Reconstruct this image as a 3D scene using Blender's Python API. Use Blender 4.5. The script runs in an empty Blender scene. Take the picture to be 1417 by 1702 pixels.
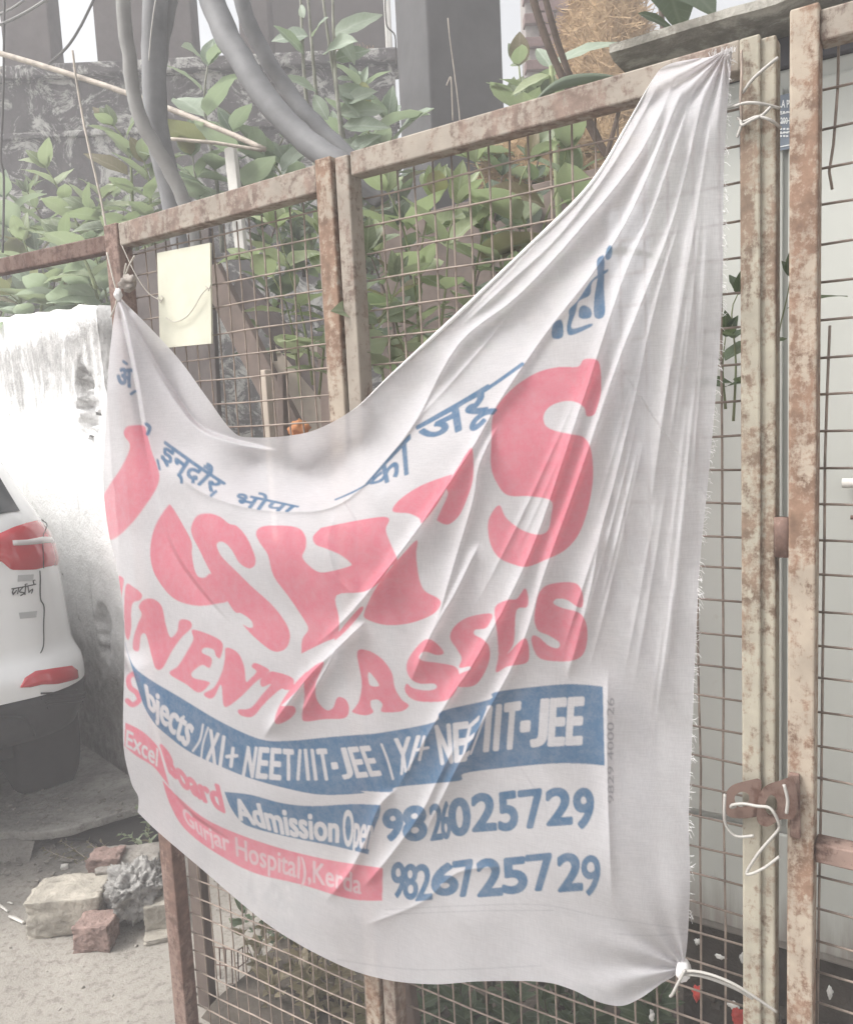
import bpy, bmesh, math, random
import numpy as np
from mathutils import Vector, Matrix, noise

random.seed(7)
rng = np.random.default_rng(11)
SC = bpy.context.scene
COL = SC.collection

# ------------------------------------------------------------------ camera
F_PX, CX, CY = 1330.0, 708.5, 851.0
CAM = np.array([0.0, 0.0, 1.4])
_p, _a = math.atan(150 / 1330.0), math.atan(0.048)
_f = np.array([0, math.cos(_p), -math.sin(_p)])
_r0 = np.array([1.0, 0, 0]); _u0 = np.array([0, math.sin(_p), math.cos(_p)])
_r = math.cos(_a) * _r0 - math.sin(_a) * _u0
_u = math.sin(_a) * _r0 + math.cos(_a) * _u0
cd = bpy.data.cameras.new('camera'); cam = bpy.data.objects.new('camera', cd); COL.objects.link(cam)
cd.sensor_fit = 'VERTICAL'; cd.sensor_height = 24.0; cd.sensor_width = 24.0
cd.lens = F_PX / 1702.0 * 24.0
cd.clip_start = 0.02; cd.clip_end = 2000
M = Matrix(((_r[0], _u[0], -_f[0], 0), (_r[1], _u[1], -_f[1], 0), (_r[2], _u[2], -_f[2], 0), (0, 0, 0, 1)))
cam.matrix_world = Matrix.Translation(Vector(CAM)) @ M
SC.camera = cam

# ------------------------------------------------------------------ world, sun, exposure
SUN_EL, SUN_AZ = math.radians(52), math.radians(-100)      # azimuth clockwise from +Y
W = bpy.data.worlds.new('World'); SC.world = W; W.use_nodes = True
nt = W.node_tree; nt.nodes.clear()
sk = nt.nodes.new('ShaderNodeTexSky'); sk.sky_type = 'NISHITA'; sk.sun_disc = False
sk.sun_elevation = SUN_EL; sk.sun_rotation = SUN_AZ
sk.air_density = 1.0; sk.dust_density = 6.0; sk.ozone_density = 1.0
hs = nt.nodes.new('ShaderNodeHueSaturation'); hs.inputs['Saturation'].default_value = 0.12
bg = nt.nodes.new('ShaderNodeBackground'); bg.inputs['Strength'].default_value = 0.15
wo = nt.nodes.new('ShaderNodeOutputWorld')
nt.links.new(sk.outputs[0], hs.inputs['Color']); nt.links.new(hs.outputs[0], bg.inputs['Color'])
nt.links.new(bg.outputs[0], wo.inputs['Surface'])
ld = bpy.data.lights.new('sun', 'SUN'); ld.energy = 1.5; ld.angle = math.radians(14); ld.color = (1.0, 0.97, 0.93)
sun = bpy.data.objects.new('sun', ld); COL.objects.link(sun)
sd = Vector((math.sin(SUN_AZ) * math.cos(SUN_EL), math.cos(SUN_AZ) * math.cos(SUN_EL), math.sin(SUN_EL)))
sun.rotation_euler = sd.to_track_quat('Z', 'Y').to_euler()
SC.view_settings.view_transform = 'Standard'; SC.view_settings.look = 'None'
SC.view_settings.gamma = 1.0; SC.view_settings.exposure = 0.95; SC.view_settings.use_curve_mapping = False
SC.render.engine = 'CYCLES'
SC.cycles.use_denoising = True
SC.cycles.max_bounces = 8; SC.cycles.volume_bounces = 1; SC.cycles.transparent_max_bounces = 16
SC.cycles.caustics_reflective = False; SC.cycles.caustics_refractive = False
HAZE_DENSITY = 0.030

# ------------------------------------------------------------------ projection helpers
def ray(px, py):
    px = np.asarray(px, float); py = np.asarray(py, float)
    return _f + ((px - CX) / F_PX)[..., None] * _r + ((CY - py) / F_PX)[..., None] * _u
def proj(P):
    d = np.asarray(P, float) - CAM
    z = d @ _f
    return CX + F_PX * (d @ _r) / z, CY - F_PX * (d @ _u) / z
def at(px, py, y):                       # point on the sight line at forward distance y
    d = ray(px, py); return CAM + d * (np.asarray(y, float) / d[..., 1])[..., None]
def gz(px, py, z=0.0):                   # point on a level plane
    d = ray(px, py); return CAM + d * ((z - CAM[2]) / d[..., 2])[..., None]
FN = np.array([0.545, 0.8385, 0.0]); FN /= np.linalg.norm(FN)     # fence normal, pointing away
FE = np.array([FN[1], -FN[0], 0.0])                                # along the fence, to the right
FD = 1.05
FO = FN * FD
def fp(px, py, off=0.0):                 # point on a plane parallel to the fence, off metres behind it
    d = ray(px, py); return CAM + d * ((FD + np.asarray(off, float)) / (d @ FN))[..., None]
def tz(px, py, off=0.0):
    p = fp(px, py, off); return float((p - FO) @ FE), float(p[2])
def F3(t, z, off=0.0):
    return FO + FE * t + FN * off + np.array([0, 0, z])
UP = np.array([0, 0, 1.0])

# ------------------------------------------------------------------ object helpers
def tag(o, label=None, cat=None, group=None, kind=None):
    if label: o['label'] = label
    if cat: o['category'] = cat
    if group: o['group'] = group
    if kind: o['kind'] = kind
    return o
def thing(name, loc, label, cat, group=None):
    o = bpy.data.objects.new(name, None); COL.objects.link(o)
    o.location = [float(v) for v in loc]; o.empty_display_size = 0.05
    return tag(o, label, cat, group)
def link(name, me, mat=None, parent=None, kind=None):
    o = bpy.data.objects.new(name, me); COL.objects.link(o)
    if mat is not None and not me.materials: me.materials.append(mat)
    if parent is not None:
        o.parent = parent
        q = parent; L = Vector((0, 0, 0))
        while q is not None: L += q.location; q = q.parent
        o.location = -L
    if kind: o['kind'] = kind
    return o
def obj(name, V, Fc, mat, parent=None, smooth=False, kind=None):
    me = bpy.data.meshes.new(name)
    me.from_pydata([tuple(map(float, v)) for v in V], [], [tuple(f) for f in Fc]); me.update()
    if smooth: me.polygons.foreach_set('use_smooth', [True] * len(me.polygons))
    return link(name, me, mat, parent, kind)
class MB:
    def __init__(s): s.V = []; s.F = []
    def add(s, V, Fc):
        n = len(s.V); s.V.extend([np.asarray(v, float) for v in V]); s.F.extend([tuple(i + n for i in f) for f in Fc]); return s
    def box(s, c, ax, h):
        c = np.asarray(c, float); V = []
        for i in (-1, 1):
            for j in (-1, 1):
                for k in (-1, 1): V.append(c + i * h[0] * np.asarray(ax[0]) + j * h[1] * np.asarray(ax[1]) + k * h[2] * np.asarray(ax[2]))
        return s.add(V, [(0, 1, 3, 2), (4, 6, 7, 5), (0, 4, 5, 1), (2, 3, 7, 6), (0, 2, 6, 4), (1, 5, 7, 3)])
    def bar(s, a, b, wv, dv):            # beam a-b with half-vectors wv, dv
        a = np.asarray(a, float); b = np.asarray(b, float); V = []
        for p in (a, b):
            for i, j in ((-1, -1), (1, -1), (1, 1), (-1, 1)): V.append(p + i * wv + j * dv)
        return s.add(V, [(3, 2, 1, 0), (4, 5, 6, 7), (0, 1, 5, 4), (1, 2, 6, 5), (2, 3, 7, 6), (3, 0, 4, 7)])
    def tube(s, pts, r, n=6, closed=False):
        P = [np.asarray(p, float) for p in pts]; m = len(P)
        rs = r if hasattr(r, '__len__') else [r] * m
        V = []; prev = None
        for i in range(m):
            t = P[min(i + 1, m - 1)] - P[max(i - 1, 0)]; t = t / (np.linalg.norm(t) + 1e-12)
            if prev is None:
                a = np.array([0, 0, 1.0]) if abs(t[2]) < 0.9 else np.array([1.0, 0, 0])
                e1 = np.cross(t, a)
            else: e1 = prev - t * (prev @ t)
            e1 /= np.linalg.norm(e1) + 1e-12; prev = e1; e2 = np.cross(t, e1)
            for k in range(n):
                an = 2 * math.pi * k / n; V.append(P[i] + rs[i] * (math.cos(an) * e1 + math.sin(an) * e2))
        Fc = [(i * n + k, i * n + (k + 1) % n, (i + 1) * n + (k + 1) % n, (i + 1) * n + k) for i in range(m - 1) for k in range(n)]
        Fc += [tuple(range(n - 1, -1, -1)), tuple((m - 1) * n + k for k in range(n))]
        return s.add(V, Fc)
    def prism(s, poly, vec):
        n = len(poly); P = [np.asarray(p, float) for p in poly]; v = np.asarray(vec, float)
        return s.add(P + [p + v for p in P], [tuple(range(n)), tuple(range(2 * n - 1, n - 1, -1))] + [(i, i + n, (i + 1) % n + n, (i + 1) % n) for i in range(n)])
    def obj(s, name, mat, parent=None, smooth=False, bevel=0, kind=None):
        o = obj(name, s.V, s.F, mat, parent, smooth, kind)
        bm = bmesh.new(); bm.from_mesh(o.data); bmesh.ops.recalc_face_normals(bm, faces=bm.faces); bm.to_mesh(o.data); bm.free()
        if bevel:
            b = o.modifiers.new('bevel', 'BEVEL'); b.width = bevel; b.segments = 2; b.limit_method = 'ANGLE'
        return o
def spline(pts, n=8, closed=False):
    P = np.asarray(pts, float); m = len(P); out = []
    rngm = m if closed else m - 1
    for i in range(rngm):
        if closed: p0, p1, p2, p3 = P[(i - 1) % m], P[i], P[(i + 1) % m], P[(i + 2) % m]
        else: p0, p1, p2, p3 = P[max(i - 1, 0)], P[i], P[i + 1], P[min(i + 2, m - 1)]
        for k in range(n):
            t = k / n
            out.append(0.5 * ((2 * p1) + (-p0 + p2) * t + (2 * p0 - 5 * p1 + 4 * p2 - p3) * t * t + (-p0 + 3 * p1 - 3 * p2 + p3) * t ** 3))
    if not closed: out.append(P[-1])
    return np.array(out)

# ------------------------------------------------------------------ materials
class Mat:
    def __init__(s, name, rough=0.8, spec=0.3):
        s.m = bpy.data.materials.new(name); s.m.use_nodes = True; s.t = s.m.node_tree
        s.b = s.t.nodes['Principled BSDF']; s.b.inputs['Roughness'].default_value = rough
        s.b.inputs['Specular IOR Level'].default_value = spec
        s.co = None
    def n(s, ty, **kw):
        x = s.t.nodes.new(ty)
        for k, v in kw.items():
            if k in x.inputs: x.inputs[k].default_value = v
            else: setattr(x, k, v)
        return x
    def l(s, a, b): s.t.links.new(a, b)
    def coord(s, scale=(1, 1, 1), kind='Object'):
        tc = s.n('ShaderNodeTexCoord'); mp = s.n('ShaderNodeMapping'); mp.inputs['Scale'].default_value = scale
        s.l(tc.outputs[kind], mp.inputs['Vector']); return mp.outputs[0]
    def noise(s, scale, detail=6, rough=0.6, vec=None, dist=0.0):
        x = s.n('ShaderNodeTexNoise'); x.inputs['Scale'].default_value = scale; x.inputs['Detail'].default_value = detail
        x.inputs['Roughness'].default_value = rough; x.inputs['Distortion'].default_value = dist
        s.l(vec if vec is not None else s.coord(), x.inputs['Vector']); return x.outputs['Fac']
    def ramp(s, fac, stops):
        x = s.n('ShaderNodeValToRGB'); e = x.color_ramp.elements
        while len(e) < len(stops): e.new(0.5)
        for i, (p, c) in enumerate(stops):
            e[i].position = p; e[i].color = (c, c, c, 1) if not hasattr(c, '__len__') else (*c, 1)
        s.l(fac, x.inputs[0]); return x.outputs[0]
    def mix(s, fac, a, b, mode='MIX'):
        x = s.n('ShaderNodeMix', data_type='RGBA', blend_type=mode)
        for i, v in ((0, fac), (6, a), (7, b)):
            if hasattr(v, 'links'): s.l(v, x.inputs[i])
            elif hasattr(v, '__len__'): x.inputs[i].default_value = (*v, 1)
            else: x.inputs[i].default_value = v
        return x.outputs[2]
    def math(s, op, a, b=0.0):
        x = s.n('ShaderNodeMath', operation=op)
        for i, v in ((0, a), (1, b)):
            if hasattr(v, 'links'): s.l(v, x.inputs[i])
            else: x.inputs[i].default_value = v
        return x.outputs[0]
    def col(s, c):
        if hasattr(c, 'links'): s.l(c, s.b.inputs['Base Color'])
        else: s.b.inputs['Base Color'].default_value = (*c, 1)
        return s
    def bump(s, h, strength=0.4, dist=0.01):
        x = s.n('ShaderNodeBump'); x.inputs['Strength'].default_value = strength; x.inputs['Distance'].default_value = dist
        s.l(h, x.inputs['Height']); s.l(x.outputs[0], s.b.inputs['Normal']); return s

def simple(name, c, rough=0.8, var=0.25, scale=20, bump=0.2, spec=0.3, bd=0.003):
    m = Mat(name, rough, spec); f = m.noise(scale)
    a = tuple(v * (1 - var) for v in c); b = tuple(min(1, v * (1 + var)) for v in c)
    m.col(m.ramp(f, [(0.3, a), (0.7, b)]))
    if bump: m.bump(m.noise(scale * 4), bump, bd)
    return m.m
def rusty(name, paint, rust, amount, sc=14):
    m = Mat(name, 0.75, 0.3)
    v = m.coord((1, 1, 0.25))
    f = m.noise(sc, 10, 0.72, v, 0.4); g = m.noise(sc * 6, 6, 0.7)
    k = m.math('ADD', m.math('MULTIPLY', f, 0.62), m.math('MULTIPLY', g, 0.38))
    k = m.ramp(k, [(amount - 0.035, 1.0), (amount + 0.035, 0.0)])
    rc = m.ramp(m.noise(sc * 3), [(0.3, tuple(x * 0.6 for x in rust)), (0.7, tuple(x * 1.35 for x in rust))])
    pc = m.ramp(m.noise(sc * 1.4, 8), [(0.3, tuple(x * 0.78 for x in paint)), (0.7, tuple(x * 1.12 for x in paint))])
    m.col(m.mix(k, pc, rc)); m.bump(m.math('ADD', k, g), 0.35, 0.0015)
    return m.m
def leafmat(name, c1, c2, back):
    m = Mat(name, 0.55, 0.35)
    oi = m.n('ShaderNodeObjectInfo')
    c = m.mix(oi.outputs['Random'], c1, c2)
    v = m.coord((1, 1, 1)); sep = m.n('ShaderNodeSeparateXYZ'); m.l(v, sep.inputs[0])
    ax = m.math('ABSOLUTE', sep.outputs[0])
    vein = m.ramp(ax, [(0.0, 1.0), (0.035, 0.0)])
    w = m.n('ShaderNodeTexWave', wave_type='BANDS', bands_direction='Y'); w.inputs['Scale'].default_value = 3.2; w.inputs['Distortion'].default_value = 0.0
    cmb = m.n('ShaderNodeCombineXYZ'); m.l(m.math('SUBTRACT', sep.outputs[1], m.math('MULTIPLY', ax, 0.8)), cmb.inputs[1])
    m.l(cmb.outputs[0], w.inputs['Vector'])
    sv = m.ramp(w.outputs['Fac'], [(0.90, 0.0), (1.0, 0.35)])
    vv = m.math('MAXIMUM', vein, sv)
    c = m.mix(m.math('MULTIPLY', vv, 0.75), c, back)
    c = m.mix(m.ramp(m.noise(6), [(0.35, 0.0), (0.75, 0.35)]), c, tuple(x * 0.6 for x in c1))
    geo = m.n('ShaderNodeNewGeometry'); c = m.mix(m.math('MULTIPLY', geo.outputs['Backfacing'], 0.7), c, back)
    m.col(c)
    tr = m.n('ShaderNodeBsdfTranslucent'); m.l(m.mix(0.35, c, (0.25, 0.4, 0.05)), tr.inputs['Color'])
    ms = m.n('ShaderNodeMixShader'); ms.inputs[0].default_value = 0.34
    out = m.t.nodes['Material Output']
    m.l(m.b.outputs[0], ms.inputs[1]); m.l(tr.outputs[0], ms.inputs[2]); m.l(ms.outputs[0], out.inputs['Surface'])
    return m.m

MT = {}
MT['cream_paint'] = rusty('cream_paint', (0.365, 0.335, 0.27), (0.23, 0.165, 0.12), 0.50)
MT['rail_paint'] = rusty('rail_paint', (0.32, 0.28, 0.235), (0.22, 0.16, 0.13), 0.49)
MT['rust_paint'] = rusty('rust_paint', (0.385, 0.325, 0.26), (0.235, 0.15, 0.105), 0.515)
MT['rust'] = rusty('rust', (0.255, 0.18, 0.15), (0.16, 0.10, 0.08), 0.53)
MT['dark_rust'] = rusty('dark_rust', (0.16, 0.105, 0.085), (0.10, 0.055, 0.042), 0.5)
MT['wire'] = simple('wire', (0.26, 0.21, 0.175), 0.6, 0.35, 30, 0)
MT['white_wire'] = simple('white_wire', (0.38, 0.365, 0.34), 0.45, 0.1, 30, 0)
MT['string'] = simple('string', (0.48, 0.45, 0.40), 0.8, 0.15, 60, 0)
MT['cable'] = simple('cable', (0.175, 0.175, 0.178), 0.6, 0.25, 9, 0.1)
MT['cable_pale'] = simple('cable_pale', (0.22, 0.215, 0.205), 0.6, 0.2, 9, 0.1)
MT['thin_dark'] = simple('thin_dark', (0.06, 0.055, 0.05), 0.6, 0.2, 9, 0)
MT['bamboo'] = simple('bamboo', (0.38, 0.33, 0.28), 0.7, 0.3, 25, 0.2)
MT['white_wood'] = simple('white_wood', (0.60, 0.58, 0.54), 0.7, 0.1, 25, 0.2)
MT['card'] = simple('card', (0.59, 0.58, 0.475), 0.6, 0.09, 14, 0.1)
MT['bark'] = simple('bark', (0.10, 0.075, 0.06), 0.9, 0.35, 22, 0.5)
MT['grey_stem'] = simple('grey_stem', (0.23, 0.23, 0.19), 0.8, 0.35, 22, 0.3)
MT['green_stem'] = simple('green_stem', (0.20, 0.23, 0.12), 0.7, 0.2, 22, 0.1)
MT['soil'] = simple('soil', (0.065, 0.055, 0.045), 0.95, 0.4, 12, 0.7, bd=0.01)
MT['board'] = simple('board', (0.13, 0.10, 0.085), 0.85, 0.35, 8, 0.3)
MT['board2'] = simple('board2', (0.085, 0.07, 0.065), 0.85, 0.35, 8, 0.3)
MT['pale_board'] = simple('pale_board', (0.42, 0.36, 0.30), 0.85, 0.2, 8, 0.2)
MT['brick'] = simple('brick', (0.27, 0.19, 0.165), 0.92, 0.4, 24, 1.0, bd=0.008)
MT['brick_wall'] = simple('brick_wall', (0.20, 0.13, 0.12), 0.92, 0.25, 14, 0.4)
MT['mortar'] = simple('mortar', (0.33, 0.30, 0.28), 0.95, 0.2, 25, 0.5)
MT['stone'] = simple('stone', (0.26, 0.24, 0.215), 0.95, 0.35, 16, 1.0, bd=0.008)
MT['sandstone'] = simple('sandstone', (0.37, 0.34, 0.29), 0.95, 0.35, 15, 1.0, bd=0.008)
MT['rubble'] = simple('rubble', (0.31, 0.30, 0.285), 0.95, 0.3, 34, 1.0, bd=0.006)
MT['leaf_blue'] = leafmat('leaf_blue', (0.21, 0.26, 0.20), (0.33, 0.385, 0.30), (0.44, 0.49, 0.41))
MT['leaf_lime'] = leafmat('leaf_lime', (0.255, 0.295, 0.17), (0.345, 0.39, 0.235), (0.43, 0.47, 0.35))
MT['leaf_mid'] = leafmat('leaf_mid', (0.18, 0.215, 0.14), (0.275, 0.315, 0.21), (0.38, 0.42, 0.31))
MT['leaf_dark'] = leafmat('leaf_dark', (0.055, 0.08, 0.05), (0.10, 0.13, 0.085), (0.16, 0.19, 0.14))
MT['leaf_dry'] = leafmat('leaf_dry', (0.15, 0.12, 0.08), (0.24, 0.20, 0.13), (0.3, 0.26, 0.2))

# ================================================================== SETTING
# ---- ground: packed sandy earth near the gate, greyer road further off
m = Mat('ground', 0.95, 0.15)
v = m.coord()
f1 = m.noise(1.3, 8, 0.6, v); f2 = m.noise(40, 8, 0.75, v); f3 = m.noise(220, 4, 0.7, v)
c = m.ramp(f1, [(0.35, (0.262, 0.243, 0.216)), (0.65, (0.37, 0.345, 0.308))])
sep = m.n('ShaderNodeSeparateXYZ'); m.l(v, sep.inputs[0])
edge = m.math('ADD', sep.outputs[1], m.math('MULTIPLY', m.math('SUBTRACT', m.noise(3.5, 6, 0.7, v), 0.5), 0.9))
road = m.ramp(m.math('MULTIPLY', edge, 0.2), [(0.47, 0.0), (0.53, 1.0)])
c = m.mix(road, c, m.ramp(m.noise(9, 8, 0.7, v), [(0.35, (0.15, 0.142, 0.132)), (0.65, (0.225, 0.212, 0.195))]))
c = m.mix(m.ramp(f2, [(0.38, 0.55), (0.5, 0.0)]), c, (0.15, 0.13, 0.11))
c = m.mix(m.ramp(f3, [(0.66, 0.0), (0.74, 0.6)]), c, (0.5, 0.47, 0.42))
m.col(c); m.bump(m.math('ADD', m.math('MULTIPLY', f2, 0.7), m.math('MULTIPLY', f3, 0.3)), 0.8, 0.012)
MT['ground'] = m.m
N = 90
gx = np.concatenate([np.linspace(-16, -3.2, 14), np.linspace(-3, 3, 90), np.linspace(3.2, 16, 14)])
gy = np.concatenate([np.linspace(-16, 0, 10), np.linspace(0.2, 5, 90), np.linspace(5.2, 16, 14)])
V = []; Fc = []
for y in gy:
    for x in gx:
        z = 0.012 * noise.noise(Vector((x * 1.6, y * 1.6, 3))) + 0.004 * noise.noise(Vector((x * 9, y * 9, 1)))
        V.append((x, y, z))
nx = len(gx)
for j in range(len(gy) - 1):
    for i in range(nx - 1): Fc.append((j * nx + i, j * nx + i + 1, (j + 1) * nx + i + 1, (j + 1) * nx + i))
tag(obj('ground', V, Fc, MT['ground'], smooth=True), kind='structure')

# raised bed of dark soil behind the gate
V = []; Fc = []
nt_, no_ = 60, 40
tA = tz(250, 1200)[0]
for j in range(no_):
    for i in range(nt_):
        t = tA - 0.1 + 3.6 * i / (nt_ - 1); off = 0.10 + 3.3 * (j / (no_ - 1)) ** 1.3
        p = F3(t, 0, off)
        z = 0.02 + 0.07 * min(1, off / 0.8) + 0.04 * noise.noise(Vector((p[0] * 3, p[1] * 3, 0))) + 0.02 * noise.noise(Vector((p[0] * 11, p[1] * 11, 5)))
        if j == 0 or i == 0: z = -0.05
        V.append((p[0], p[1], z))
for j in range(no_ - 1):
    for i in range(nt_ - 1): Fc.append((j * nt_ + i, j * nt_ + i + 1, (j + 1) * nt_ + i + 1, (j + 1) * nt_ + i))
tag(obj('soil_bed', V, Fc, MT['soil'], smooth=True), kind='structure')

# ---- whitewashed boundary wall
WD = np.array([-0.687, 0.727, 0.0]); WD /= np.linalg.norm(WD)      # along the wall, leftwards and away
WN = np.array([WD[1], -WD[0], 0]) * -1                              # towards the camera
if WN @ np.array([0, -1, 0]) < 0: WN = -WN
W0 = gz(236, 1318)
m = Mat('whitewash', 0.9, 0.2)
v = m.coord(); sep = m.n('ShaderNodeSeparateXYZ'); m.l(v, sep.inputs[0]); zz = sep.outputs[2]
streak = m.noise(9, 8, 0.65, m.coord((1, 1, 0.12)), 0.3)
blot = m.noise(4.5, 9, 0.72, v, 0.5); fine = m.noise(45, 6, 0.7, v)
white = m.ramp(m.noise(6, 5, 0.6, v), [(0.3, (0.74, 0.735, 0.72)), (0.7, (0.84, 0.835, 0.825))])
# grey mould and rain marks in a ragged band under the coping
blotch = m.noise(7, 10, 0.75, m.coord((1, 1, 0.55)), 0.9)
zt = m.math('MULTIPLY', m.math('SUBTRACT', zz, 1.30), 1.7)
topmask = m.ramp(m.math('ADD', zt, m.math('ADD', m.math('MULTIPLY', m.math('SUBTRACT', blotch, 0.5), 1.6), m.math('MULTIPLY', m.math('SUBTRACT', streak, 0.5), 1.3))), [(0.36, 0.0), (0.74, 0.92)])
capn = m.ramp(m.math('ADD', zz, m.math('MULTIPLY', m.math('SUBTRACT', m.noise(11, 9, 0.75, v, 0.5), 0.5), 0.30)), [(0.0, 0.0), (1.0, 0.0)])
cedge = m.n('ShaderNodeMapRange'); cedge.inputs['From Min'].default_value = 1.80; cedge.inputs['From Max'].default_value = 1.86
m.l(m.math('ADD', zz, m.math('MULTIPLY', m.math('SUBTRACT', m.noise(14, 9, 0.75, v, 0.5), 0.5), 0.28)), cedge.inputs['Value'])
topmask = m.math('MULTIPLY', topmask, m.math('SUBTRACT', 1.0, m.math('MULTIPLY', cedge.outputs[0], 0.85)))
c = m.mix(topmask, white, m.ramp(m.noise(24, 9, 0.75, m.coord((1, 1, 0.6))), [(0.3, (0.15, 0.145, 0.14)), (0.55, (0.36, 0.35, 0.34)), (0.75, (0.58, 0.57, 0.55))]))
# thin streaks lower down
st2 = m.ramp(m.noise(26, 6, 0.6, m.coord((1, 1, 0.1)), 0.2), [(0.58, 0.0), (0.70, 0.55)])
c = m.mix(m.math('MULTIPLY', st2, m.ramp(m.noise(2.2, 3, 0.5, v), [(0.4, 0.0), (0.6, 1.0)])), c, (0.36, 0.35, 0.345))
# bare, dirty plaster towards the foot
low = m.ramp(m.math('ADD', zz, m.math('MULTIPLY', m.math('SUBTRACT', blot, 0.5), 0.75)), [(0.30, 1.0), (0.60, 0.0)])
c = m.mix(low, c, m.ramp(m.noise(16, 9, 0.75, v, 0.4), [(0.3, (0.17, 0.155, 0.14)), (0.55, (0.31, 0.295, 0.275)), (0.75, (0.50, 0.49, 0.47))]))
spots = m.ramp(m.noise(13, 6, 0.75, v), [(0.64, 0.0), (0.69, 0.75)])
c = m.mix(spots, c, (0.27, 0.25, 0.23))
m.col(c); m.bump(m.math('ADD', m.math('MULTIPLY', blot, 0.6), m.math('MULTIPLY', fine, 0.5)), 0.7, 0.02)
MT['whitewash'] = m.m
def wallgrid(L, H, nl, nh, thick, hole):
    V = []; Fc = []
    for j in range(nh + 1):
        for i in range(nl + 1):
            s = L * (i / nl) ** 1.5; zt = H(s) * j / nh
            p = W0 + WD * s + UP * zt
            d = 0.010 * noise.noise(Vector((s * 3, zt * 3, 0))) + 0.004 * noise.noise(Vector((s * 14, zt * 14, 4))) + 0.002 * noise.noise(Vector((s * 40, zt * 40, 4)))
            d += hole(s, zt)
            if j == nh: d -= 0.012
            V.append(p + WN * d)
    w = nl + 1
    for j in range(nh):
        for i in range(nl): Fc.append((j * w + i, j * w + i + 1, (j + 1) * w + i + 1, (j + 1) * w + i))
    n0 = len(V)
    # top strip, ragged, and back, and right end
    for k, dpt in enumerate((0.10, thick)):
        for i in range(nl + 1):
            s = L * (i / nl) ** 1.5
            V.append(W0 + WD * s + UP * (H(s) + (0.012 * noise.noise(Vector((s * 9, k, 2))))) - WN * dpt)
    for i in range(nl): Fc.append((nh * w + i, nh * w + i + 1, n0 + i + 1, n0 + i)); Fc.append((n0 + i, n0 + i + 1, n0 + w + i + 1, n0 + w + i))
    n1 = len(V)
    for i in range(nl + 1): V.append(W0 + WD * (L * (i / nl) ** 1.5) - WN * thick)
    for i in range(nl): Fc.append((n0 + w + i, n0 + w + i + 1, n1 + i + 1, n1 + i))
    Fc.append(tuple([j * w for j in range(nh + 1)] + [n0, n0 + w, n1]))
    return V, Fc
def Hwall(s): return 1.885 + 0.085 * s + 0.014 * noise.noise(Vector((s * 8, 0, 9))) + 0.007 * noise.noise(Vector((s * 30, 0, 9)))
def hole(s, z):
    d = 0
    for (cs, cz, rs, rz, dp) in ((0.18, 1.53, 0.09, 0.15, 0.06), (0.23, 0.62, 0.07, 0.12, 0.03)):
        q = ((s - cs) / rs) ** 2 + ((z - cz) / rz) ** 2 + 1.1 * noise.noise(Vector((s * 22, z * 22, 2))) + .6 * noise.noise(Vector((s * 60, z * 60, 2)))
        if q < 1: d -= dp * min(1, (1 - q) * 3)
    return d
V, Fc = wallgrid(6.0, Hwall, 170, 130, 0.24, hole)
bw = thing('boundary_wall', W0, 'whitewashed plaster wall with dark rain streaks and crumbling end behind the car', 'wall')
obj('plaster', V, Fc, MT['whitewash'], bw, smooth=True)
# ---- concrete drain slab along the foot of the wall, open drain under its near end
m = Mat('concrete', 0.95, 0.2); v = m.coord()
c = m.ramp(m.noise(7, 9, 0.72, v), [(0.3, (0.17, 0.163, 0.15)), (0.5, (0.28, 0.268, 0.245)), (0.72, (0.40, 0.385, 0.355))])
c = m.mix(m.ramp(m.noise(60, 5, 0.7, v), [(0.35, 0.5), (0.5, 0.0)]), c, (0.14, 0.13, 0.12)); m.col(c); m.bump(m.noise(50, 8, 0.75, v), 0.8, 0.01)
MT['concrete'] = m.m
zs = 0.075
poly = [gz(x, y, zs) for x, y in ((-420, 1480), (-150, 1408), (0, 1384), (60, 1383), (112, 1376), (160, 1362), (215, 1345), (262, 1335), (292, 1300))]
poly += [W0 + UP * zs + WN * 0.03, W0 + WD * 2.5 + UP * zs + WN * 0.03]
edge = spline([p for p in poly[:8]], 6)
poly2 = [p + np.array([0, 0.010 * noise.noise(Vector((p[0] * 20, 0, 0))), 0]) for p in edge] + poly[8:]
ds = MB().prism(poly2, (0, 0, -0.032)).obj('drain_slab', MT['concrete'], bevel=0.006); tag(ds, kind='structure')
for a, b in (((-150, 1412), (60, 1390)), ((-420, 1485), (-150, 1412))):      # packed earth closing the slab's left end
    A = gz(*a, 0.05); B = gz(*b, 0.05); mid = []
    pts = [A + (B - A) * k / 9 for k in range(10)]
    V = []; Fc = []
    for k, p in enumerate(pts):
        jx = 0.02 * noise.noise(Vector((k * .7, a[0], 0)))
        V += [np.array([p[0], p[1] + 0.15, 0.03]), np.array([p[0], p[1] + jx, 0.05 + jx * .5]), np.array([p[0] + .01, p[1] - 0.10 + jx, -0.02])]
    for k in range(9):
        for j in range(2): Fc.append((k * 3 + j, k * 3 + j + 1, (k + 1) * 3 + j + 1, (k + 1) * 3 + j))
    tag(obj('earth_bank', V, Fc, MT['ground'], smooth=True), kind='structure')

# near-black sheet standing in for the shade under the slab's open end
MT['drain_dark'] = simple('drain_dark', (0.035, 0.033, 0.03), 0.6, 0.3, 20, 0.5)
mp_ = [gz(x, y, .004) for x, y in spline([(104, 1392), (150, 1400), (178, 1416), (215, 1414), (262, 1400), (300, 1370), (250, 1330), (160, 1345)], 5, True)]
tag(MB().prism(mp_, (0, 0, .012)).obj('drain_shade', MT['drain_dark']), kind='structure')

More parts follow.
